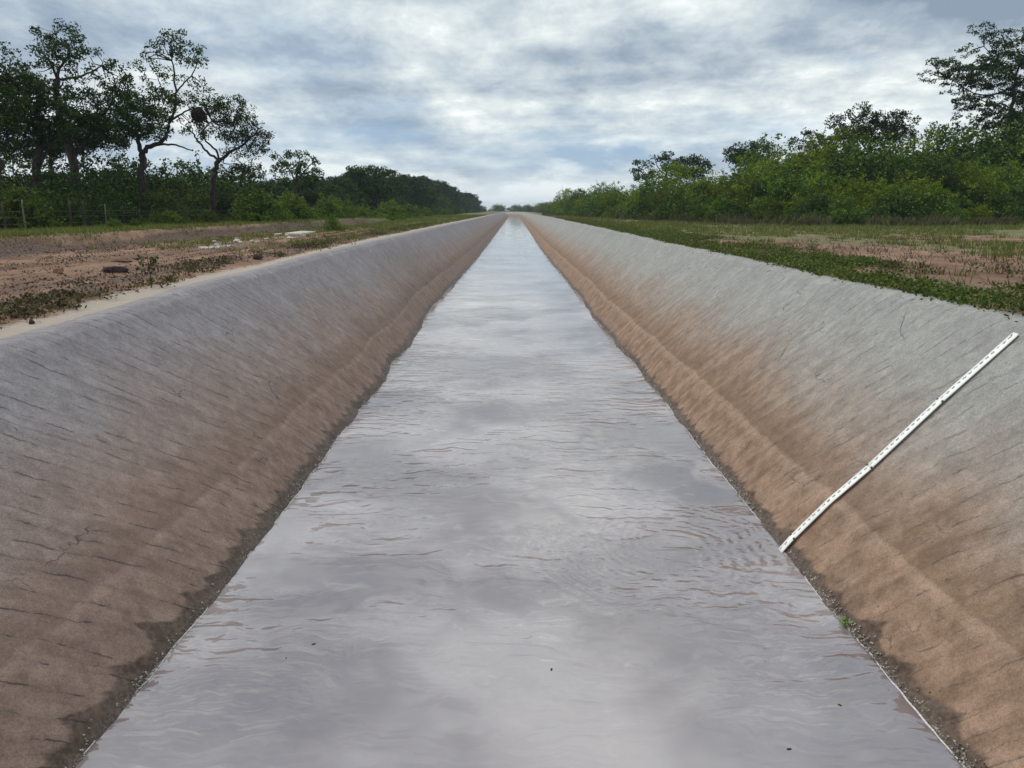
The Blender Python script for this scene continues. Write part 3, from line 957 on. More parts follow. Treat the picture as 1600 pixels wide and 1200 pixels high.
px_tree(60, 120, [
    ([(122, 352), (120, 300), (112, 250), (95, 190), (88, 150), (88, 122)], .42, .16),
    ([(88, 122), (92, 105), (98, 85, .5), (104, 70)], .13, .04),
    ([(88, 122), (84, 100, -.5), (70, 80, -.6)], .10, .04),
    ([(88, 124), (110, 120, .4), (130, 112, .6), (150, 100, .7)], .11, .04),
    ([(112, 250), (130, 215, .5), (150, 180, .8), (165, 150, 1)], .15, .05),
], [
    (92, 55, 36, 18, .8), (64, 75, 30, 22, .55, 1), (115, 78, 32, 20, .65, -1), (85, 108, 36, 12, .35), (70, 140, 30, 18, .8), (148, 92, 28, 15, .45), (172, 112, 22, 22, .6, 1),
    (150, 130, 28, 18, .35, -1), (130, 168, 38, 26, 1.3), (45, 125, 30, 22, .9), (100, 145, 26, 18, .7), (85, 95, 28, 14, .6), (180, 150, 26, 24, 1.1),
    (110, 200, 42, 26, 1.7, 1), (160, 200, 34, 20, 1.5), (190, 120, 14, 12, .3)],
    'tallest dark tree of the left grove, its leafy head highest against the clouds',
    dens=1.9, per=22, crad=.42, leaf=.18, leafmat=M_DARKLEAF)
px_tree(55, 62, [
    ([(60, 356), (57, 300), (55, 260), (62, 225), (60, 190)], .38, .16),
    ([(62, 225), (45, 195, .5), (35, 165, .8)], .14, .05),
    ([(57, 262), (80, 235, -.5), (100, 215, -.6)], .12, .05),
], [
    (40, 150, 40, 30, 1.5), (70, 175, 36, 26, 1.6, 1), (25, 190, 40, 24, 1.6, -1), (90, 205, 34, 18, 1.4), (55, 215, 40, 14, 1.2)],
    'broad dense dark tree standing left of the tallest grove tree',
    dens=1.8, per=24, crad=.42, leaf=.18, leafmat=M_DARKLEAF)
px_tree(52, 4, [
    ([(8, 358), (2, 300), (-6, 240), (-10, 180), (-6, 130)], .36, .14),
    ([(-6, 240), (12, 210, .5), (22, 180, .6)], .13, .05),
    ([(-10, 180), (-30, 130, .5), (-44, 100, .8)], .13, .05),
], [
    (5, 90, 26, 18, .8), (18, 112, 26, 18, 1.0, 1), (-15, 130, 40, 26, 1.2), (10, 160, 34, 26, 1.5), (-40, 110, 34, 26, 1.0),
    (-10, 200, 46, 26, 1.5), (-60, 160, 40, 34, 1.0)],
    'dark tree cut off by the left edge of the photo',
    dens=1.6, per=24, crad=.42, leaf=.18, leafmat=M_DARKLEAF)
px_tree(66, 95, [
    ([(92, 352), (84, 300), (78, 270), (80, 240)], .26, .14),
    ([(80, 240), (60, 225, .5), (40, 215, .8)], .10, .04), ([(80, 240), (96, 225, -.5), (120, 215, -.6)], .10, .04)],
    [(60, 232, 40, 18, 1.5), (110, 226, 40, 16, 1.5), (160, 222, 34, 12, 1.3, 1), (25, 238, 34, 18, 1.6), (130, 250, 26, 14, .35), (180, 218, 22, 10, .8)],
    'low spreading understorey tree beneath the tall left grove',
    dens=1.9, per=22, crad=.42, leaf=.18, leafmat=M_DARKLEAF)
px_tree(92, 462, [
    ([(462, 345), (462, 300), (461, 285)], .22, .16),
    ([(461, 285), (452, 268, .5), (442, 252, .6), (436, 242)], .10, .04), ([(461, 285), (466, 262), (468, 245)], .10, .04),
    ([(461, 285), (476, 270, -.5), (486, 256), (494, 262)], .10, .04)],
    [(455, 262, 24, 12, .6), (480, 275, 22, 10, .7), (440, 246, 15, 9, .8), (462, 240, 18, 8, .9), (484, 252, 14, 9, .5), (448, 262, 16, 8, .4), (474, 268, 14, 9, .4), (498, 272, 10, 9, .35), (432, 270, 10, 10, .5)],
    'small fan-shaped airy tree between the big grove and the far treeline',
    dens=1.3, per=22, crad=.5, leaf=.24, leafmat=M_DARKLEAF, twig=.028)
px_tree(150, 588, [
    ([(592, 340), (590, 305), (586, 290)], .3, .2), ([(586, 290), (572, 275), (560, 268)], .14, .06), ([(586, 290), (592, 272), (595, 265)], .14, .06),
    ([(588, 298), (608, 286), (616, 280)], .14, .06)],
    [(566, 266, 15, 7, .8), (588, 263, 14, 6, .7), (604, 272, 10, 7, .7), (616, 284, 8, 8, .8), (580, 280, 18, 8, .6), (600, 295, 22, 8, 1.0)],
    'clumpy-topped tree rising above the far left treeline', dens=.8, per=22, crad=.8, leaf=.36, leafmat=M_DARKLEAF, twig=.04)

# the round nest
nb = pt(314, 181, 63)
g_ = np.random.default_rng(4)
ns_ = Soup()
th = np.linspace(0, np.pi, 10); ph = np.linspace(0, 2 * np.pi, 15)[:-1]
vv = np.array([[math.sin(a) * math.cos(b) * (0.52 + .05 * math.sin(3 * b)), math.sin(a) * math.sin(b) * .48, math.cos(a) * .5] for a in th for b in ph])
vv *= (1 + 0.12 * g_.normal(size=(len(vv), 1)))
ff = np.array([[i * 14 + j, i * 14 + (j + 1) % 14, (i + 1) * 14 + (j + 1) % 14, (i + 1) * 14 + j] for i in range(9) for j in range(14)])
ns_.add(vv, ff)
for _ in range(260):
    d = g_.normal(size=3); d /= np.linalg.norm(d); s = np.cross(d, g_.normal(size=3)); s /= np.linalg.norm(s)
    c = d * .5
    ns_.add(*tube(np.array([c - s * .2, c + d * .03, c + s * .2]), .012, 3))
nv_, nf_ = ns_.arrays()
nest = link('nest', make_mesh('nest', nv_, nf_, [M_NEST]), None, (nb[0], 62.4, nb[2]))
tag(nest, 'dark round twig nest hanging on a branch of the airy forked tree', 'nest')

# ------------------------------------------------------------------ the trees standing out of the right thicket
px_tree(99, 1588, [
    ([(1590, 330), (1586, 260), (1580, 190), (1582, 150), (1586, 115)], .40, .16),
    ([(1582, 150), (1568, 145, .5), (1545, 148, .8), (1520, 140, 1), (1490, 120, 1)], .14, .04),
    ([(1585, 120), (1570, 105), (1550, 95, -.5), (1530, 75, -.8)], .12, .04),
    ([(1586, 115), (1600, 90), (1620, 70)], .13, .05),
    ([(1581, 180), (1560, 165, -1), (1535, 165, -1.4), (1510, 155, -1.5)], .12, .04),
    ([(1560, 100), (1555, 80), (1560, 60)], .07, .03)],
    [(1535, 48, 22, 11, .7), (1562, 62, 28, 15, .6), (1590, 75, 26, 20, .6), (1620, 60, 26, 20, .5), (1515, 75, 18, 12, .5), (1480, 105, 26, 13, .7),
     (1450, 122, 16, 10, .6), (1462, 98, 12, 8, .6), (1500, 120, 34, 15, .7), (1545, 122, 40, 16, .9), (1570, 95, 40, 18, .8), (1530, 100, 30, 14, .5), (1490, 148, 24, 9, .4), (1525, 160, 36, 13, .75),
     (1580, 135, 28, 14, .5), (1610, 140, 30, 30, .8), (1500, 178, 16, 10, .3), (1560, 185, 34, 14, .9), (1605, 185, 30, 20, 1.1)],
    'tall spreading feathery tree above the thicket at the right edge of the photo',
    dens=1.1, per=24, crad=.50, leaf=.22, leafmat=M_DARKLEAF, twig=.028, flat=.5)
px_tree(104, 1360, [
    ([(1362, 335), (1360, 260), (1358, 225)], .32, .2), ([(1358, 240), (1330, 205), (1305, 190)], .13, .05), ([(1358, 230), (1365, 200), (1362, 180)], .12, .05),
    ([(1358, 235), (1390, 205), (1415, 195)], .13, .05), ([(1395, 205), (1415, 182), (1425, 172)], .06, .03)],
    [(1308, 190, 18, 12, .8), (1345, 183, 24, 12, .8), (1385, 185, 26, 12, .9), (1415, 190, 18, 14, .9), (1330, 205, 28, 12, .8), (1370, 208, 36, 16, 1.1), (1410, 212, 22, 14, 1.0),
     (1350, 168, 12, 5, .5), (1320, 225, 24, 14, 1.0)],
    'round bushy-headed tree rising out of the middle of the right thicket',
    dens=1.0, per=22, crad=.6, leaf=.26, leafmat=M_DARKLEAF, twig=.03)
px_tree(118, 1268, [
    ([(1272, 335), (1270, 270), (1268, 235)], .22, .14), ([(1268, 235), (1255, 218), (1262, 206)], .09, .04), ([(1268, 235), (1284, 222), (1290, 216)], .09, .04)],
    [(1262, 206, 9, 5, .7), (1276, 213, 12, 5, .7), (1245, 222, 12, 6, .7), (1290, 222, 12, 7, .8), (1262, 228, 18, 7, .8)],
    'small flat-topped tree just left of the round bushy-headed tree', dens=1.1, per=22, crad=.6, leaf=.28, leafmat=M_DARKLEAF, twig=.03)
px_tree(128, 1170, [
    ([(1170, 335), (1170, 280), (1168, 245)], .24, .14), ([(1168, 245), (1150, 235), (1140, 230)], .1, .04), ([(1168, 245), (1185, 232), (1195, 226)], .1, .04)],
    [(1145, 234, 17, 8, .8), (1168, 230, 18, 8, .7), (1192, 228, 14, 9, 1.0), (1210, 236, 12, 8, .9), (1165, 248, 30, 10, 1.2)],
    'wide shaggy tree on the right skyline between the paired trees and the flat-topped tree', dens=1.0, per=22, crad=.65, leaf=.30, leafmat=M_DARKLEAF, twig=.03)
px_tree(160, 1040, [
    ([(1042, 335), (1041, 290), (1040, 262)], .28, .16), ([(1041, 275), (1028, 262), (1024, 250)], .12, .06), ([(1040, 262), (1045, 250), (1042, 243)], .12, .06)],
    [(1030, 246, 11, 6, .9), (1046, 244, 12, 7, .8), (1057, 252, 8, 6, .7), (1035, 258, 10, 4, .4), (1050, 264, 8, 5, .5)],
    'slim tree with a bare visible trunk and small clumped crown on the right skyline', dens=.7, per=22, crad=.8, leaf=.38, leafmat=M_DARKLEAF, twig=.05)
px_tree(165, 1006, [
    ([(1012, 335), (1010, 290), (1008, 272)], .26, .16), ([(1008, 275), (998, 264), (996, 258)], .12, .06), ([(1009, 280), (1020, 268), (1022, 262)], .1, .05)],
    [(998, 256, 11, 5, .8), (1012, 258, 10, 6, .7), (992, 268, 10, 6, .9), (1018, 268, 8, 5, .5), (1004, 276, 16, 6, .8)],
    'small umbrella-crowned tree just left of the slim bare-trunked tree', dens=.7, per=22, crad=.8, leaf=.38, leafmat=M_DARKLEAF, twig=.05)
px_tree(150, 1085, [
    ([(1086, 335), (1085, 290), (1084, 268)], .28, .16), ([(1084, 270), (1070, 258), (1066, 252)], .12, .06), ([(1084, 270), (1100, 258), (1106, 252)], .12, .06)],
    [(1074, 250, 13, 7, 1.1), (1094, 252, 14, 7, 1.0), (1108, 256, 8, 6, 1.0), (1065, 266, 14, 10, 1.3), (1090, 270, 16, 9, 1.2)],
    'dense dark-crowned tree right of the slim bare-trunked tree', dens=.8, per=22, crad=.8, leaf=.38, leafmat=M_DARKLEAF, twig=.05)

# ------------------------------------------------------------------ bushes of the right thicket
protos = {
    's': [bush_proto(2.4, 3.2, 7, 3000, .17, M_THICKET, 'thicket_bush', seed=s) for s in (1, 2, 3)],
    'm': [bush_proto(4.6, 5.2, 10, 7000, .20, M_THICKET, 'thicket_bush', seed=s, spiky=1) for s in (4, 5, 6)],
    'l': [bush_proto(7.8, 7.6, 14, 13000, .24, M_THICKET, 'thicket_bush', seed=s, spiky=1) for s in (7, 8, 9)],
}
PXS = [835, 860, 900, 960, 1040, 1100, 1200, 1300, 1400, 1500, 1600, 1680]
TOPS = [319, 309, 295, 283, 266, 253, 232, 217, 203, 193, 182, 176]
DD = [330, 250, 185, 142, 112, 97, 86, 80, 79, 82, 86, 88]
rb = random.Random(8)


def put_bush(px, D, H, lbl, grp, fam=None):
    X = pt(px, 345, D)[0]
    z = float(gz(X, D)) - 0.08
    if fam is None:
        fam = 's' if H < 3.3 else ('m' if H < 6.0 else 'l')
    h0 = {'s': 2.4, 'm': 4.6, 'l': 7.8}[fam]
    p = rb.choice(protos[fam])
    s = H / h0
    return copy_thing(p, (X, D, z), rb.uniform(0, 6.28), (s * rb.uniform(.95, 1.25), s * rb.uniform(.95, 1.25), s), lbl, grp)


for row, (dd, hf, step) in enumerate([(0, .24, 34), (2.5, .42, 38), (6, .66, 44), (11, .86, 50), (17, 1.0, 56)]):
    px = 850 + row * 9
    while px < 1680:
        D0 = np.interp(px, PXS, DD); D = D0 + dd * (D0 / 80) + rb.uniform(-3.5, 2.0)
        top = np.interp(px, PXS, TOPS)
        H0 = (328 - top) * CT * CT * D / F * 1.08 + 1.5
        H = max(1.0, H0 * hf * rb.uniform(.72, 1.15))
        where = ['front edge', 'lower front', 'middle', 'upper part', 'back and crest'][row]
        side_ = 'far end' if px < 1000 else ('middle stretch' if px < 1250 else 'near end')
        put_bush(px, D, H, f'green bush in the {where} of the thicket, {side_}', f'bushes in the {where} of the right thicket, {side_}')
        px += step * rb.uniform(.8, 1.2) * (80 / D0) ** .75

# far bushes of the thicket, following the bend
for k in range(60):
    D = 240 * (1 + k / 22.0) + rb.uniform(-5, 5)
    X = float(bend(D)) + 15.5 + rb.uniform(0, 2) + (k % 3) * 4
    H = (3.6 + 1.6 * (k % 3)) * rb.uniform(.85, 1.15)
    p = rb.choice(protos['m'])
    s = H / 4.6
    copy_thing(p, (X, D, 3.35), rb.uniform(0, 6.28), (s * 1.6, s * 1.9, s), 'small looking bush at the far vanishing end of the right thicket', 'bushes at the vanishing end of the right thicket')

# ------------------------------------------------------------------ left side: treeline, understorey, shrubs
gt = [generic_tree(11, s, M_DARKLEAF, dens=2.0, leaf=.38) for s in (21, 22, 23, 24)]
LP = [400, 430, 470, 520, 560, 620, 660, 700, 740, 775, 800]
LT = [276, 282, 280, 274, 266, 280, 286, 292, 304, 318, 328]
px = 405.0
while px < 782:
    Dm = 30.5 * F * .98 / (803 - px)
    for row in range(3):
        D = Dm * (1 + .07 * row) + rb.uniform(-1, 1) * Dm * .02
        top = np.interp(px, LP, LT) + rb.choice([-13, -5, 0, 4, 9, 14]) * (1 if px < 700 else .5)
        H = (328 - top) * CT * CT * D / F + 1.2
        X = pt(px + rb.uniform(-5, 5), 340, D)[0] + float(bend(D))
        s = H / 11
        sc_ = (s * 1.15, s * 1.15, s)
        far = 'near part' if px < 560 else ('middle' if px < 690 else 'vanishing end')
        copy_thing(rb.choice(gt), (X, D, 3.75 if D < 90 else 3.3), rb.uniform(0, 6.28), sc_, f'dark leafy tree in the left treeline, {far}', f'trees of the left treeline, {far}')
    px += 13 * (1 if px < 600 else (.7 if px < 700 else .5))
for k in range(40):                                         # the treeline follows the bend beyond 600 m and closes the view
    D = 640 + k * 17
    for s_, o_ in ((1, 18 + rb.uniform(0, 8)), (-1, 34)):
        s = rb.uniform(.28, .42)
        if D > 1150 and s_ < 0: continue
        copy_thing(rb.choice(gt), (float(bend(D)) + s_ * o_, D, 3.3), rb.uniform(0, 6.28), (s * 1.6, s * 1.6, s), ('tiny far tree beyond the right bank where the canal bends out of sight' if s_ > 0 else 'tiny far tree beyond the left bank where the canal bends out of sight'), 'far trees where the canal bends')

up = {
    'm': [bush_proto(4.2, 5.2, 10, 6500, .20, M_DARKLEAF, 'understorey_bush', seed=s) for s in (31, 32)],
    'b': [bush_proto(1.9, 3.0, 7, 2600, .16, M_SHRUB, 'field_shrub', seed=s, spiky=.5) for s in (35, 36)],
    'o': [bush_proto(3.8, 4.6, 9, 6000, .20, M_OLIVELEAF, 'understorey_bush', seed=s) for s in (37, 38)],
}
px = -30.0
while px < 780:
    for row in range(3):
        Dm = (29.5 + row * 4) * F * .98 / (803 - px)
        D = Dm + rb.uniform(-1, 1)
        ztop = [300, 275, 250][row] if px < 400 else np.interp(px, LP, LT) + [26, 16, 8][row] * (1 - (px - 400) / 420)
        ztop += rb.uniform(-16, 14) * (1 if px < 500 else .35)
        H = max(1.6, (328 - ztop) * CT * CT * D / F + 1.1)
        X = pt(px, 340, D)[0] + float(bend(D))
        fam = 'o' if rb.random() < (.45 if px > 410 else (.6 if px > 235 else .05)) else 'm'  # far left gets nearly all dark leaves, colour standing in for grove shade
        p = rb.choice(up[fam]); s = H / (4.2 if fam == 'm' else 3.8)
        a = 'below the big left trees' if px < 420 else 'under the left treeline'
        rw = ['front', 'second', 'back'][row]
        nm = 'olive green' if fam == 'o' else 'dark green'
        copy_thing(p, (X, D, 3.8 if D < 90 else 3.35), rb.uniform(0, 6.28), (s * 1.1, s * 1.1, s), f'{nm} bush, {rw} row {a}', f'{nm} bushes in the {rw} row {a}')
    px += 26 * (1 if px < 600 else (.6 if px < 700 else .35))

# yellow-green shrubs out in the field
shr = [(36, 346, 44, 2.1, 'bright green shrub standing alone by the fence at the far left'),
       (520, 348, 62, 1.05, 'low brownish green shrub on the verge left of the canal'),
       (612, 346, 118, 2.6, 'rounded bright green shrub, largest of the field shrubs on the left'),
       (565, 345, 104, 1.5, 'small bright shrub left of the largest field shrub'),
       (532, 345, 98, 1.6, 'yellow-green shrub in front of the treeline dip')]
for (px, py, D, H, lb) in shr:
    X = pt(px, 345, D)[0]
    p = rb.choice(up['b'])
    s = H / 1.9
    copy_thing(p, (X, D, float(gz(X, D)) - .05), rb.uniform(0, 6.28), (s, s, s), lb, None)
px = 405.0
while px < 775:
    D = (22.5 + rb.uniform(-1.5, 3)) * F * .98 / (803 - px)
    X = pt(px, 345, D)[0]
    H = rb.uniform(1.2, 2.6) * (1 if D < 200 else 1.2)
    p = rb.choice(up['b']); s = H / 1.9
    copy_thing(p, (X, D, float(gz(X, D)) - .05), rb.uniform(0, 6.28), (s * 1.2, s * 1.2, s), 'yellow-green shrub in the low row before the left treeline', 'low yellow-green shrubs before the left treeline')
    px += 15 * (1 if px < 620 else .6)
px = 175.0
while px < 420:
    D = (24.5 + rb.uniform(-.5, 2)) * F * .98 / (803 - px)
    X = pt(px, 345, D)[0]
    s = rb.uniform(.5, 1.0) / 1.9
    copy_thing(rb.choice(up['b']), (X, D, float(gz(X, D)) - .05), rb.uniform(0, 6.28), (s * 1.3, s * 1.3, s), 'low bright weedy shrub along the wire fence', 'low weedy shrubs along the wire fence')
    px += rb.uniform(14, 34)

for fam in list(protos.values()) + list(up.values()):
    for p in fam:
        drop_proto(p)
for p in gt:
    drop_proto(p)

# ------------------------------------------------------------------ wire fence on the left
fx = -26.0
fence = thing('wire_fence', (fx, 36, float(gz(fx, 36))), 'old wire fence of thin uneven wooden posts before the left grove', 'fence')
rf = random.Random(3)
yy_ = 33.0; tops = []
while yy_ < 120:
    h = rf.uniform(1.1, 1.65); r = rf.uniform(.035, .07)
    pale = rf.random() < .15
    if pale: r *= .8
    x = fx + rf.uniform(-.12, .12); z = float(gz(x, yy_))
    ln = rf.uniform(-.06, .06); ln2 = rf.uniform(-.06, .06)
    v, f = tube(np.array([[0, 0, -.3], [ln * .3, ln2 * .3, h * .4], [ln * .7, ln2 * .7, h * .8], [ln, ln2, h]]), [r, r * .95, r * .9, r * .8], 7)
    top = np.array([[*range(21, 28)]])
    o = link('post', make_mesh('post', v, [f, top], [M_POSTPALE if pale else M_POST], True), fence, (x - fx, yy_ - 36, z - fence.location.z))
    tops.append((x, yy_, z))
    yy_ += rf.uniform(1.5, 2.6)
for hw in (.35, .7, 1.0):
    P = np.array([(x - fx, y - 36, z + hw - fence.location.z + rf.uniform(-.02, .02)) for x, y, z in tops])
    link('wire', make_mesh('wire', *tube(P, .006, 4), [M_WIRE]), fence)

# ------------------------------------------------------------------ grass and weeds (uncountable)


def tufts(P, H, per, g, lean=0.5, width=0.022):
    n = len(P)
    a = g.uniform(0, 2 * np.pi, (n, per)); l = g.uniform(.05, lean, (n, per)); hh = H[:, None] * g.uniform(.45, 1.1, (n, per))
    off = g.normal(size=(n, per, 2)) * (0.05 + 0.25 * H[:, None, None])
    b = np.concatenate([P[:, None, :2] + off, np.repeat(P[:, None, 2:3], per, 1) - .01], -1)
    tip = b + np.stack([np.cos(a) * l * hh, np.sin(a) * l * hh, hh], -1)
    s = np.stack([-np.sin(a + 1.1), np.cos(a + 1.1), 0 * a], -1) * (width * (0.6 + H[:, None, None] * 2.0))
    v = np.stack([b - s, b + s, tip], 2).reshape(-1, 3)
    return v, np.arange(len(v)).reshape(-1, 3)


def scatter(n, x0, x1, y0, y1, prob, g, power=1.6):
    """points with more of them close by; prob(|x|, y) in 0..1"""
    u = g.uniform(0, 1, n)
    y = y0 + (y1 - y0) * u ** power
    x = g.uniform(x0, x1, n)
    keep = g.uniform(0, 1, n) < prob(np.abs(x), y)
    x, y = x[keep], y[keep]
    return np.stack([x + bend(y), y, gz(x + bend(y), y)], 1)


gg = np.random.default_rng(77)


def pL(ax, y):
    n = fbm(ax * .5, y * .2, 61, 3)
    p = sstep(17.7, 18.6, ax + .8 * n) * 1.0
    p = np.maximum(p, sstep(24, 50, y) * np.exp(-((ax - 9.2 - .02 * y) / 1.4) ** 2) * (n > -.15))
    p = np.maximum(p, sstep(40, 75, y) * sstep(8.0, 8.6, ax) * .8 * (n > -.2))
    p = np.maximum(p, sstep(30, 40, y) * np.exp(-((ax - 15.5) / 1.3) ** 2) * .7)
    return p


def pR(ax, y):
    n = fbm(ax * .35, y * .15, 63, 3)
    bare = np.exp(-((ax - 12.8) / 4.0) ** 2) * (1 - sstep(26, 46, y))
    p = np.clip(.95 - bare * 1.1, 0, 1) * sstep(7.75, 8.2, ax) * (n > -.22 + .1 * (y < 60))
    return p


PL = scatter(46000, -27, -7.6, 14, 260, pL, gg, 1.9)
HL = gg.uniform(.10, .26, len(PL)) * (1 + .25 * sstep(60, 200, PL[:, 1]))
v, f = tufts(PL, HL, 6, gg)
tag(link('grass', make_mesh('grass', v, f, [M_GRASS])), 'thin yellowish grass on the field and verge left of the canal', 'grass', kind='stuff')
PR = scatter(52000, 7.7, 58, 9, 240, pR, gg, 1.8)
HR = gg.uniform(.10, .30, len(PR)) * (1 + .4 * sstep(40, 90, PR[:, 1]))
v, f = tufts(PR, HR, 6, gg)
tag(link('grass', make_mesh('grass', v, f, [M_GRASS])), 'straggly green and straw grass on the verge right of the canal', 'grass', kind='stuff')


def leafy(P, n_per, rad, hgt, leaf, g):
    p = P[:, None] + g.normal(size=(len(P), n_per, 3)) * np.array([rad, rad, 0]) * .5
    p[..., 2] = P[:, None, 2] + g.uniform(.01, 1, (len(P), n_per)) * hgt
    return leaf_quads(p.reshape(-1, 3), leaf, g=g, aspect=.6)


def pWL(ax, y):
    n = fbm(ax * .9, y * .35, 71, 3)
    p = np.exp(-((ax - 8.75 - .012 * y) / .75) ** 2) * (n > .02)
    return p


WL = scatter(3400, -11.5, -7.75, 10, 110, pWL, gg, 1.5)
v, f = leafy(WL, 26, .26, .13, .075, gg)
tag(link('weeds', make_mesh('weeds', v, f, [M_DRY])), 'creeping brown and green weeds along the left lip of the canal', 'weeds', kind='stuff')


def pWR(ax, y):
    n = fbm(ax * .9, y * .35, 73, 3)
    lip = np.exp(-((ax - 7.95 - .25 * n) / .55) ** 2) * (n > -.42)
    far_ = np.exp(-((ax - 9.6) / 1.2) ** 2) * (n > .05) * .7
    return np.maximum(lip, far_)


WR = scatter(13000, 7.45, 12.5, 8, 120, pWR, gg, 1.6)
v, f = leafy(WR, 26, .26, .15, .075, gg)
tag(link('weeds', make_mesh('weeds', v, f, [M_WEED])), 'matted green weeds creeping over the right lip of the canal', 'weeds', kind='stuff')
# dead stalks on the bare right road
SP = scatter(700, 9.0, 20, 12, 40, lambda a, y: np.ones_like(a) * .8, gg, 1.1)
v, f = tufts(SP, gg.uniform(.12, .34, len(SP)), 5, gg, 1.1, .012)
tag(link('dead_stalks', make_mesh('dead_stalks', v, f, [M_DRY])), 'dead brown stalks dotted over the bare right road', 'stalks', kind='stuff')


# clods, litter and grit
def rocks(P, r, g, flat=.6):
    o = np.array([[1, 0, 0], [-1, 0, 0], [0, 1, 0], [0, -1, 0], [0, 0, 1], [0, 0, -1]], float)
    fc = np.array([[0, 2, 4], [2, 1, 4], [1, 3, 4], [3, 0, 4], [2, 0, 5], [1, 2, 5], [3, 1, 5], [0, 3, 5]])
    n = len(P)
    a = g.uniform(0, 6.28, n); ca, sa = np.cos(a)[:, None], np.sin(a)[:, None]
    k = o[None] * g.uniform(.55, 1.25, (n, 6, 1)) * r[:, None, None] * np.array([1, 1, flat])
    k = np.stack([k[..., 0] * ca - k[..., 1] * sa, k[..., 0] * sa + k[..., 1] * ca, k[..., 2]], -1)
    v = (P[:, None] + k).reshape(-1, 3)
    f = (np.arange(n)[:, None, None] * 6 + fc[None]).reshape(-1, 3)
    return v, f


CL = scatter(30000, -19, -8, 9, 90, lambda a, y: np.clip(.35 + fbm(a * .8, y * .25, 81, 3), .05, 1), gg, 1.4)
v, f = rocks(CL, gg.uniform(.012, .05, len(CL)) * gg.uniform(.5, 1.3, len(CL)), gg)
tag(link('clods', make_mesh('clods', v, f, [M_CLOD])), 'small earth clods strewn over the left dirt road', 'clods', kind='stuff')
CR = scatter(12000, 8.3, 24, 9, 70, lambda a, y: np.clip(.3 + fbm(a * .8, y * .25, 83, 3), .05, 1), gg, 1.4)
v, f = rocks(CR, gg.uniform(.012, .045, len(CR)), gg)
tag(link('clods', make_mesh('clods', v, f, [M_CLOD])), 'small earth clods strewn over the right dirt road', 'clods', kind='stuff')
for side in (-1, 1):
    n = 5200 if side > 0 else 2600
    y = 3.5 + 40 * gg.uniform(0, 1, n) ** 2.2
    y = y[(fbm(y * .9, 0 * y, 85 + side, 3) > -.12) | (gg.uniform(0, 1, n) < .25)]
    z = np.abs(gg.normal(size=len(y))) * .055 - .01
    X = xw(side, y) + z * .8
    P = np.stack([side * X, y, z + .008], 1)
    v, f = rocks(P, gg.uniform(.005, .022, len(P)), gg, .8)
    tag(link('waterline_grit', make_mesh('waterline_grit', v, f, [M_STONE])), ('left' if side < 0 else 'right') + ' waterline strewn with grit, crumbs of mortar and scum', 'grit', kind='stuff')

LT_ = scatter(9000, -19.2, -8, 9, 80, lambda a, y: np.clip(.25 + .6 * np.exp(-((a - 17.8) / .6) ** 2) + .5 * np.exp(-((a - 9.3) / 1.0) ** 2) + fbm(a * .7, y * .3, 88, 3), 0, 1), gg, 1.4)
v, f = leafy(LT_, 5, .25, .05, .06, gg)
tag(link('dry_litter', make_mesh('dry_litter', v, f, [M_LITTER])), 'dry leaf and twig litter scattered over the left dirt road', 'litter', kind='stuff')
q_ = np.array([pt(px, 345, float(np.interp(px, PXS, DD)) + gg.uniform(-7, 1)) for px in gg.uniform(850, 1690, 5200)])
FT = np.stack([q_[:, 0], q_[:, 1], gz(q_[:, 0], q_[:, 1])], 1)
FT = FT[fbm(FT[:, 0] * .25, FT[:, 1] * .25, 99, 3) > -.1]
v, f = tufts(FT, gg.uniform(.3, 1.15, len(FT)) * (.7 + .9 * np.clip(fbm(FT[:, 0] * .4, FT[:, 1] * .3, 98, 3) + .3, 0, 1)), 8, gg, .8, .03)
tag(link('dry_brush', make_mesh('dry_brush', v, f, [M_BRUSH])), 'tangled dry brush and tall weeds along the foot of the right thicket', 'brush', kind='stuff')

# foam thread at the water's edge
for side in (-1, 1):
    ys = np.concatenate([np.arange(3.2, 40, .04), np.arange(40, 140, .3)])
    X = xw(side, ys) + .035 * fbm(ys * 2.2, 0 * ys, 91 + side, 3)
    w = np.clip(.002 + .012 * fbm(ys * 1.5, 0 * ys, 95 + side, 3), 0, .03) * (1 + ys * .02)
    w = w * (fbm(ys * .6, 0 * ys, 97, 2) > .18)
    a = np.stack([side * (X - .006 - w), ys, 0 * ys + .004], 1); b = np.stack([side * (X + .002), ys, 0 * ys + .012], 1)
    V = np.stack([a, b], 1).reshape(-1, 3)
    fm = link('foam', make_mesh('foam', V, grid_faces(len(ys), 2), [M_FOAM]))
    tag(fm, ('left' if side < 0 else 'right') + ' thin white line of foam along the water edge', 'foam', kind='stuff')

# ------------------------------------------------------------------ single small things


def lump(name, loc, size, mat, label, cat, rz=0.0, seed=0, sharp=False):
    g = np.random.default_rng(seed)
    n1, n2 = 9, 12
    v = []
    for i in range(n1):
        a = math.pi * i / (n1 - 1)
        for j in range(n2):
            b = 2 * math.pi * j / n2
            p = np.array([math.sin(a) * math.cos(b), math.sin(a) * math.sin(b), math.cos(a)])
            e = .55 if sharp else .85
            p = np.sign(p) * np.abs(p) ** e
            v.append(p)
    v = np.array(v) * (1 + .10 * g.normal(size=(len(v), 1))) * np.array(size) / 2
    v[:, 2] += size[2] * .42
    f = np.array([[i * n2 + j, i * n2 + (j + 1) % n2, (i + 1) * n2 + (j + 1) % n2, (i + 1) * n2 + j] for i in range(n1 - 1) for j in range(n2)])
    o = link(name, make_mesh(name, v, f[:, ::-1], [mat]), None, loc)
    o.rotation_euler = (0, 0, rz)
    return tag(o, label, cat)


def on_ground(px, py, h=None):
    """ground point showing at the pixel, found by stepping along the sight line"""
    for D in np.arange(6, 200, .1):
        p = pt(px, py, D)
        if p[2] <= float(gz(p[0], D)):
            return (p[0], D, float(gz(p[0], D)))
    return p


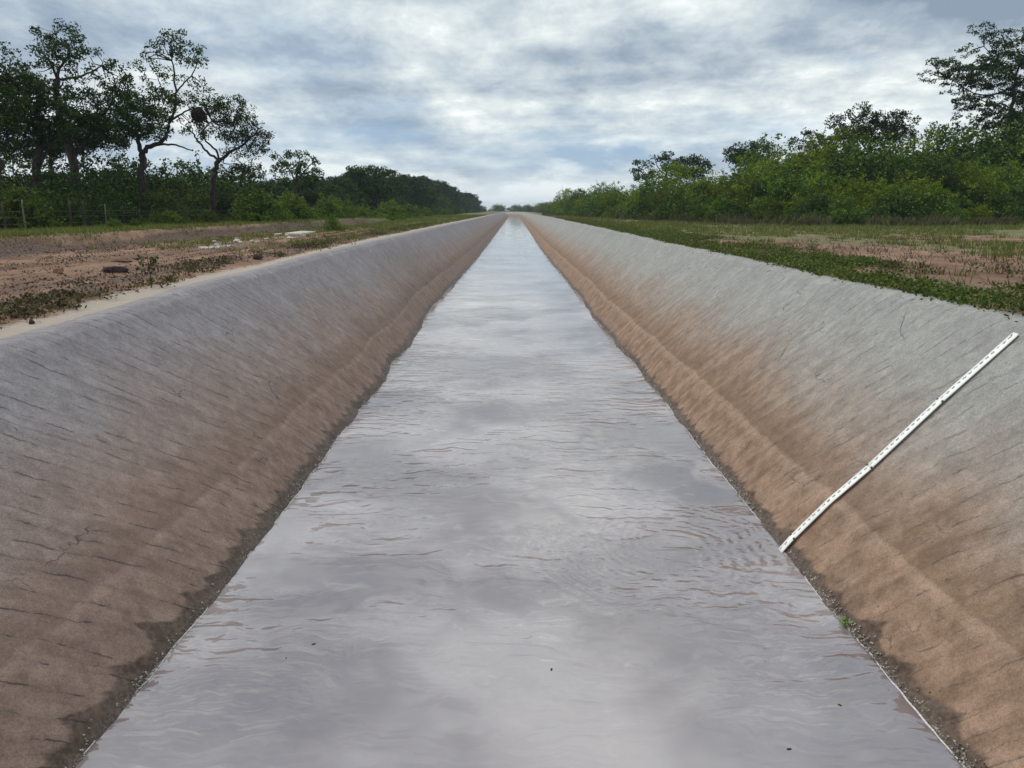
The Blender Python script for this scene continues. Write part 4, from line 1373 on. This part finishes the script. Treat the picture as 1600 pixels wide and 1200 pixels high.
p = on_ground(180, 426); lump('log', p, (.62, .2, .17), M_WOOD, 'short dark rotten log lying on the left dirt road', 'log', .12, 1, True)
p = on_ground(190, 411); lump('stick', p, (.62, .07, .06), M_WOOD, 'thin dark stick lying behind the dark log', 'stick', .02, 2, True)
p = on_ground(90, 427); lump('stone', p, (.24, .16, .15), M_BRICK, 'small reddish stone on the left dirt road, left of the dark log', 'stone', .3, 3, True)
p = on_ground(402, 406); lump('stone', p, (.30, .16, .16), M_WOOD, 'dark stone at the foot of the weeds near the left lip', 'stone', .3, 4)
p = on_ground(21, 421); lump('clod', p, (.14, .12, .09), M_CLOD, 'small brown clod at the far left of the dirt road', 'clod', .3, 5)
p = on_ground(49, 508); lump('clod', p, (.09, .08, .07), M_WOOD, 'dark clod on the pale cement edge of the left bank', 'clod', .3, 6)

# puddle with pale rubble
m_pud, t_ = new_mat('puddle_water')
finish(t_, (0.42, 0.38, 0.34), 0.06, spec=0.5)
pc = on_ground(352, 384)
a = np.linspace(0, 2 * np.pi, 40)[:-1]
rr = 1 + .25 * np.sin(3 * a + 1) + .12 * np.sin(7 * a)
zt = max(float(gz(pc[0] + dx, pc[1] + dy)) for dx in (-.5, 0, .5) for dy in (-1, 0, 1)) + .004
ring = np.stack([1.0 * rr * np.cos(a), 2.1 * rr * np.sin(a), 0 * a], 1)
pv = np.concatenate([[[0, 0, 0]], ring, ring * np.array([1.12, 1.12, 1]) + np.array([0, 0, -.12])])
pf = np.array([[0, 1 + i, 1 + (i + 1) % 39] for i in range(39)]); pq = np.array([[1 + i, 40 + i, 40 + (i + 1) % 39, 1 + (i + 1) % 39] for i in range(39)])
tag(link('puddle', make_mesh('puddle', pv, [pf, pq], [m_pud]), None, (pc[0], pc[1], zt)), 'pale muddy puddle on the left dirt road', kind='structure')
gr_ = np.random.default_rng(15)
M_PALE = mat_simple('pale_rubble', (0.38, 0.35, 0.31), (0.60, 0.57, 0.52), 9)
q = on_ground(440, 373)
for k in range(16):
    x = q[0] + gr_.normal() * .9 ; y = q[1] + gr_.normal() * 4.0
    o = lump('rubble_stone', (x, y, float(gz(x, y))), tuple(gr_.uniform(.12, .34, 3) * np.array([1.2, 1, .6])), M_PALE, 'pale chunk of rubble scattered beyond the puddle on the left', 'stone', gr_.uniform(0, 3), 50 + k)
    o['group'] = 'pale rubble beyond the puddle'
q = on_ground(470, 366)
vb, fb = box_arrays((0, 0, .06), 1.0, 5.0, .16)
o = link('concrete_slab', make_mesh('concrete_slab', vb, fb, [M_PALE]), None, (q[0], q[1], q[2])); o.rotation_euler = (0, .03, .06)
bv = o.modifiers.new('bevel', 'BEVEL'); bv.width = .02
tag(o, 'long pale concrete slab lying in the grass beyond the rubble', 'slab')


# the sapling by the left lip
def sapling(loc, h, label, cat='sapling', seed=1, mat=None, nleaf=60, leaf=.11):
    g = np.random.default_rng(seed)
    root = thing('sapling', loc, label, cat)
    w = Soup(); P = np.array([[0, 0, 0], [.01, .0, h * .35], [-.02, .01, h * .7], [-.03, 0, h]])
    w.add(*tube(P, [.013, .011, .008, .004], 5)); ends = []
    for k in range(9):
        z = h * g.uniform(.4, 1); a = g.uniform(0, 6.28); L = h * g.uniform(.2, .38)
        e = np.array([math.cos(a) * L, math.sin(a) * L, z + L * .15])
        w.add(*tube(np.array([[0, 0, z], [e[0] * .5, e[1] * .5, z + L * .16], e]), [.006, .005, .003], 4)); ends.append((np.array([0, 0, z]), e))
    c = []
    for k in range(nleaf):
        s_, e = ends[g.integers(len(ends))]; t = g.uniform(.35, 1.05)
        c.append(s_ + (e - s_) * t + g.normal(size=3) * .03)
    wv, wf = w.arrays()
    link('stem', make_mesh('stem', wv, wf, [M_BARK], True), root)
    lv, lf = leaf_quads(np.array(c), leaf, droop=.8, g=g)
    link('leaves', make_mesh('leaves', lv, lf, [mat or M_DRY]), root)
    return root


sapling(on_ground(236, 451), .80, 'single spindly sapling with drooping leaves by the left lip', seed=2, mat=M_WEED)
sapling(on_ground(1487, 350), 2.1, 'slender pale-stemmed young plant standing before the right thicket', 'young plant', 5, M_SHRUB, 120, .22)
for i, (px, py, s, lb) in enumerate([(1290, 425, .25, 'leafy weed clump on the right lip nearest the bright green patch'),
                                     (1440, 428, .35, 'brown stalky weed clump standing on the bare right road'),
                                     (1578, 428, .45, 'dark twiggy weed clump on the bare road at the right edge'),
                                     (1390, 420, .28, 'small stalky weed left of the brown weed clump'),
                                     (95, 482, .24, 'dark leafy weed clump by the left lip, nearest to the viewer'),
                                     (50, 492, .20, 'low weed clump left of the nearest dark leafy clump'),
                                     (265, 440, .16, 'low dark weed clump right of the spindly sapling')]):
    loc = on_ground(px, py)
    g = np.random.default_rng(100 + i)
    root = thing('weed_clump', loc, lb, 'weed')
    c = g.normal(size=(110, 3)) * np.array([s * .8, s * .6, 0]); c[:, 2] = np.abs(g.normal(size=110)) * s * .45
    lv, lf = leaf_quads(c, .085, g=g, aspect=.5)
    tv, tf = tufts(np.array([[g.normal() * s * .4, g.normal() * s * .4, 0] for _ in range(8)]), np.full(8, s), 4, g, 1.0, .006)
    link('leaves', make_mesh('leaves', lv, lf, [M_DRY if 'brown' in lb or 'dark' in lb or 'stalky' in lb else M_WEED]), root)
    link('stalks', make_mesh('stalks', tv, tf, [M_DRY]), root)

# ------------------------------------------------------------------ the white measuring staff on the right bank


def bank_pt(side, y, z):
    """point and outward direction on the lining at height z"""
    t = np.linspace(0.15, 1.0, 300)
    X, Z = profile(side, np.full(300, y), t)
    i = np.searchsorted(Z, z); i = min(max(i, 1), 299)
    f = (z - Z[i - 1]) / (Z[i] - Z[i - 1] + 1e-9)
    x = X[i - 1] + (X[i] - X[i - 1]) * f
    return np.array([side * x, y, z])


def to_px(p):
    h = CAMZ - p[2]; den = CT * p[1] + ST * h
    return 803 + p[0] * F / den, 328 + F * h / (CT * den)


_gy = np.repeat(np.linspace(6.5, 13.5, 360), 420)
_gt = np.tile(np.linspace(0.17, 0.99, 420), 360)
_gx, _gz = profile(1, _gy, _gt)
_h2 = CAMZ - _gz; _dn = CT * _gy + ST * _h2
_gpx, _gpy = 803 + _gx * F / _dn, 328 + F * _h2 / (CT * _dn)


def bank_at_px(side, px, py):
    w = np.hypot(_gpx - px, _gpy - py)
    i = np.argsort(w)[:6]
    return np.array([_gx[i].mean(), _gy[i].mean(), _gz[i].mean()])


STP = [(1589, 523), (1471, 628), (1361, 731), (1298, 786), (1243, 842), (1222, 864)]
SW = [bank_at_px(1, *p) for p in STP]
nrm = np.array([-.73, 0, .68])
lift = [.035, .035, .035, .045, .06, .045]
SW = np.array([p + nrm * l for p, l in zip(SW, lift)])
cum = np.concatenate([[0], np.cumsum(np.linalg.norm(np.diff(SW, axis=0), axis=1))])
print('staff length', cum[-1], 'ends', SW[0], SW[-1])
staff = thing('measuring_staff', tuple(SW[-1]), 'long white graduated measuring staff laid up the right concrete bank from the water', 'staff')


def along(s):
    # smooth along the polyline
    p = np.array([np.interp(s, cum, SW[:, k]) for k in range(3)])
    a = np.array([np.interp(s - .05, cum, SW[:, k]) for k in range(3)]); b = np.array([np.interp(s + .05, cum, SW[:, k]) for k in range(3)])
    d = b - a
    if np.linalg.norm(d) < 1e-6: d = SW[-1] - SW[0]
    d /= np.linalg.norm(d)
    w = np.cross(d, nrm); w /= np.linalg.norm(w)
    n = np.cross(w, d); n /= np.linalg.norm(n)
    return p, d, w, n


WID = .145
joints = [0, 1, 2, 4, 5]
base_ = SW[-1]
for k in range(4):
    s0, s1 = cum[joints[k]], cum[joints[k + 1]]
    ss = np.linspace(s0 - (0.0 if k == 0 else .03), s1 + .015, max(5, int((s1 - s0) / .06)))
    V = []
    for j, s_ in enumerate(ss):
        p_, d, w, n = along(min(max(s_, cum[0]), cum[-1]))
        p_ = p_ + d * (s_ - min(max(s_, cum[0]), cum[-1])) + n * (.003 * (k % 2))
        wd = WID / 2 * (.80 if (k == 0 and j == 0) else 1.0)
        for a_, b_ in ((-1, -1), (1, -1), (1, 1), (-1, 1)):
            V.append(p_ + w * wd * a_ + n * (.007 * b_) - base_)
    V = np.array(V)
    ff = []
    for j in range(len(ss) - 1):
        for q_ in range(4):
            ff.append([j * 4 + q_, j * 4 + (q_ + 1) % 4, (j + 1) * 4 + (q_ + 1) % 4, (j + 1) * 4 + q_])
    L_ = (len(ss) - 1) * 4
    ff += [[0, 3, 2, 1], [L_, L_ + 1, L_ + 2, L_ + 3]]
    sec = link('section', make_mesh('section', V, np.array(ff), [M_STAFF]), staff)
    # printed decimetre numbers and ticks of this section
    ink = Soup()
    n_marks = int((s1 - s0) / .1)
    SEG = {0: 'abcdef', 1: 'bc', 2: 'abged', 3: 'abgcd', 4: 'fgbc', 5: 'afgcd', 6: 'afgedc', 7: 'abc', 8: 'abcdefg', 9: 'abcdfg'}
    pos_ = {'a': (0, 1, 1, 0), 'g': (0, 0, 1, 0), 'd': (0, -1, 1, 0), 'b': (1, .5, 0, 1), 'c': (1, -.5, 0, 1), 'f': (-1, .5, 0, 1), 'e': (-1, -.5, 0, 1)}
    for q_ in range(n_marks):
        s_ = s1 - .05 - q_ * .1
        if s_ < cum[0] + .02: break
        p_, d, w, n = along(s_)
        up_ = -d
        def quad(cx, cy, sx, sy):
            c = p_ + w * cx + up_ * cy + n * (.0085 + .003 * (k % 2)) - base_
            ink.add([c - w * sx - up_ * sy, c + w * sx - up_ * sy, c + w * sx + up_ * sy, c - w * sx + up_ * sy], [[0, 1, 2, 3]])
        for sg in SEG[(q_ + 1) % 10]:
            ex, ey, hz, vt = pos_[sg]
            quad(.008 + ex * .012, ey * .020, .016 if hz else .005, .005 if hz else .014)
    if ink.n:
        iv, i_f = ink.arrays()
        link('printed_numbers', make_mesh('printed_numbers', iv, i_f, [M_INK]), sec)['kind'] = 'stuff'
    # dark clip at the joint
    pj, d, w, n = along(s1 if k < 3 else s1 - .02)
    for sg in (-1, 1):
        c = pj + w * sg * (WID / 2 - .006) + n * .008 - base_
        M3 = np.stack([w * .014, d * .016, n * .007])
        cube = np.array([[x, y, z] for x in (-1, 1) for y in (-1, 1) for z in (-1, 1)], float) @ M3 + c
        if k < 3:
            link('joint_clip', make_mesh('joint_clip', cube, np.array([[0, 1, 3, 2], [4, 6, 7, 5], [0, 4, 5, 1], [2, 3, 7, 6], [0, 2, 6, 4], [1, 5, 7, 3]]), [M_STEEL]), staff)
p_, d, w, n = along(cum[0] + .05)
M3 = np.stack([w * .012, d * .012, n * .007]); c = p_ + w * .03 + n * .004 - base_
link('end_hook', make_mesh('end_hook', np.array([[x, y, z] for x in (-1, 1) for y in (-1, 1) for z in (-1, 1)], float) @ M3 + c,
     np.array([[0, 1, 3, 2], [4, 6, 7, 5], [0, 4, 5, 1], [2, 3, 7, 6], [0, 2, 6, 4], [1, 5, 7, 3]]), [M_STEEL]), staff)

# green leafy scrap caught at the right waterline
lp = bank_at_px(1, 1322, 974)
g = np.random.default_rng(9)
c = g.normal(size=(26, 3)) * np.array([.035, .05, .02]); c[:, 2] = np.abs(c[:, 2]) + .015
lv, lf = leaf_quads(c, .075, g=g, aspect=.7)
tv, tf = tube(np.array([[-.06, -.08, .01], [0, 0, .03], [.08, .07, .04]]), .004, 4)
sc_root = thing('green_sprig', tuple(lp), 'small pale green leafy sprig caught at the right waterline below the staff', 'sprig')
M_SPRIG = mat_leaf('sprig_leaves', (0.12, 0.19, 0.06), (0.30, 0.38, 0.18), None)
link('leaves', make_mesh('leaves', lv, lf, [M_SPRIG]), sc_root)
link('stem', make_mesh('stem', tv, tf, [M_DRY]), sc_root)
# flecks drifting on the water
for i, (px, py, L, lb) in enumerate([(490, 1007, .05, 'dark twig fleck floating on the left of the near water'), (862, 1046, .05, 'dark fleck floating in mid canal near the viewer'),
                                     (1312, 1101, .04, 'dark seed floating near the right bank, upper of two'), (1233, 1170, .05, 'dark leaf bit floating near the right bank, lower of two'),
                                     (447, 1029, .02, 'tiny dark speck floating below the left twig fleck')]):
    D = (F * CAMZ / (CT * (py - 328)) - ST * CAMZ) / CT
    x = (px - 803) * (CT * D + ST * CAMZ) / F
    o = lump('floating_twig', (x, D, -.002), (L, L * .4, .012), M_WOOD, lb, 'debris', .3 + i, 200 + i)

# ------------------------------------------------------------------ pale air between here and the far trees
hm, t_ = new_mat('pale_air')
pv_ = t_.node('ShaderNodeVolumePrincipled')
pv_.inputs['Color'].default_value = (0.72, 0.84, 1.0, 1)
pv_.inputs['Density'].default_value = 0.00020
ho = t_.node('ShaderNodeOutputMaterial'); t_.l.new(pv_.outputs[0], ho.inputs['Volume'])
HB = (-3650.0, 3650.0, -90.0, 3700.0, -2.5, 34.0)
hv = [(x, y, z) for x in HB[0:2] for y in HB[2:4] for z in HB[4:6]]
haze = link('haze', make_mesh('haze', hv, np.array([[0, 1, 3, 2], [4, 6, 7, 5], [0, 4, 5, 1], [2, 3, 7, 6], [0, 2, 6, 4], [1, 5, 7, 3]]), [hm]))
tag(haze, 'thin pale haze hanging over the whole plain', kind='stuff')

# ------------------------------------------------------------------ tell the members of each row apart by their place in it


def nth(n):
    return f"{n}{'th' if 10 <= n % 100 <= 20 else {1: 'st', 2: 'nd', 3: 'rd'}.get(n % 10, 'th')}"


rows = {}
for o in scene.objects:
    if o.parent is None and o.get('group') and 'vanishing' not in o['group'] and 'canal bends' not in o['group']:
        rows.setdefault((o['group'], o['label']), []).append(o)
for (gname, lab), lst in rows.items():
    if len(lst) > 1:
        lst.sort(key=lambda o: math.hypot(o.location.x, o.location.y) if 'right' not in gname else -o.location.x / o.location.y)
        for i, o in enumerate(lst):
            o['label'] = lab + f", {nth(i + 1)} from the {'right' if 'right' in gname else 'near end'}"
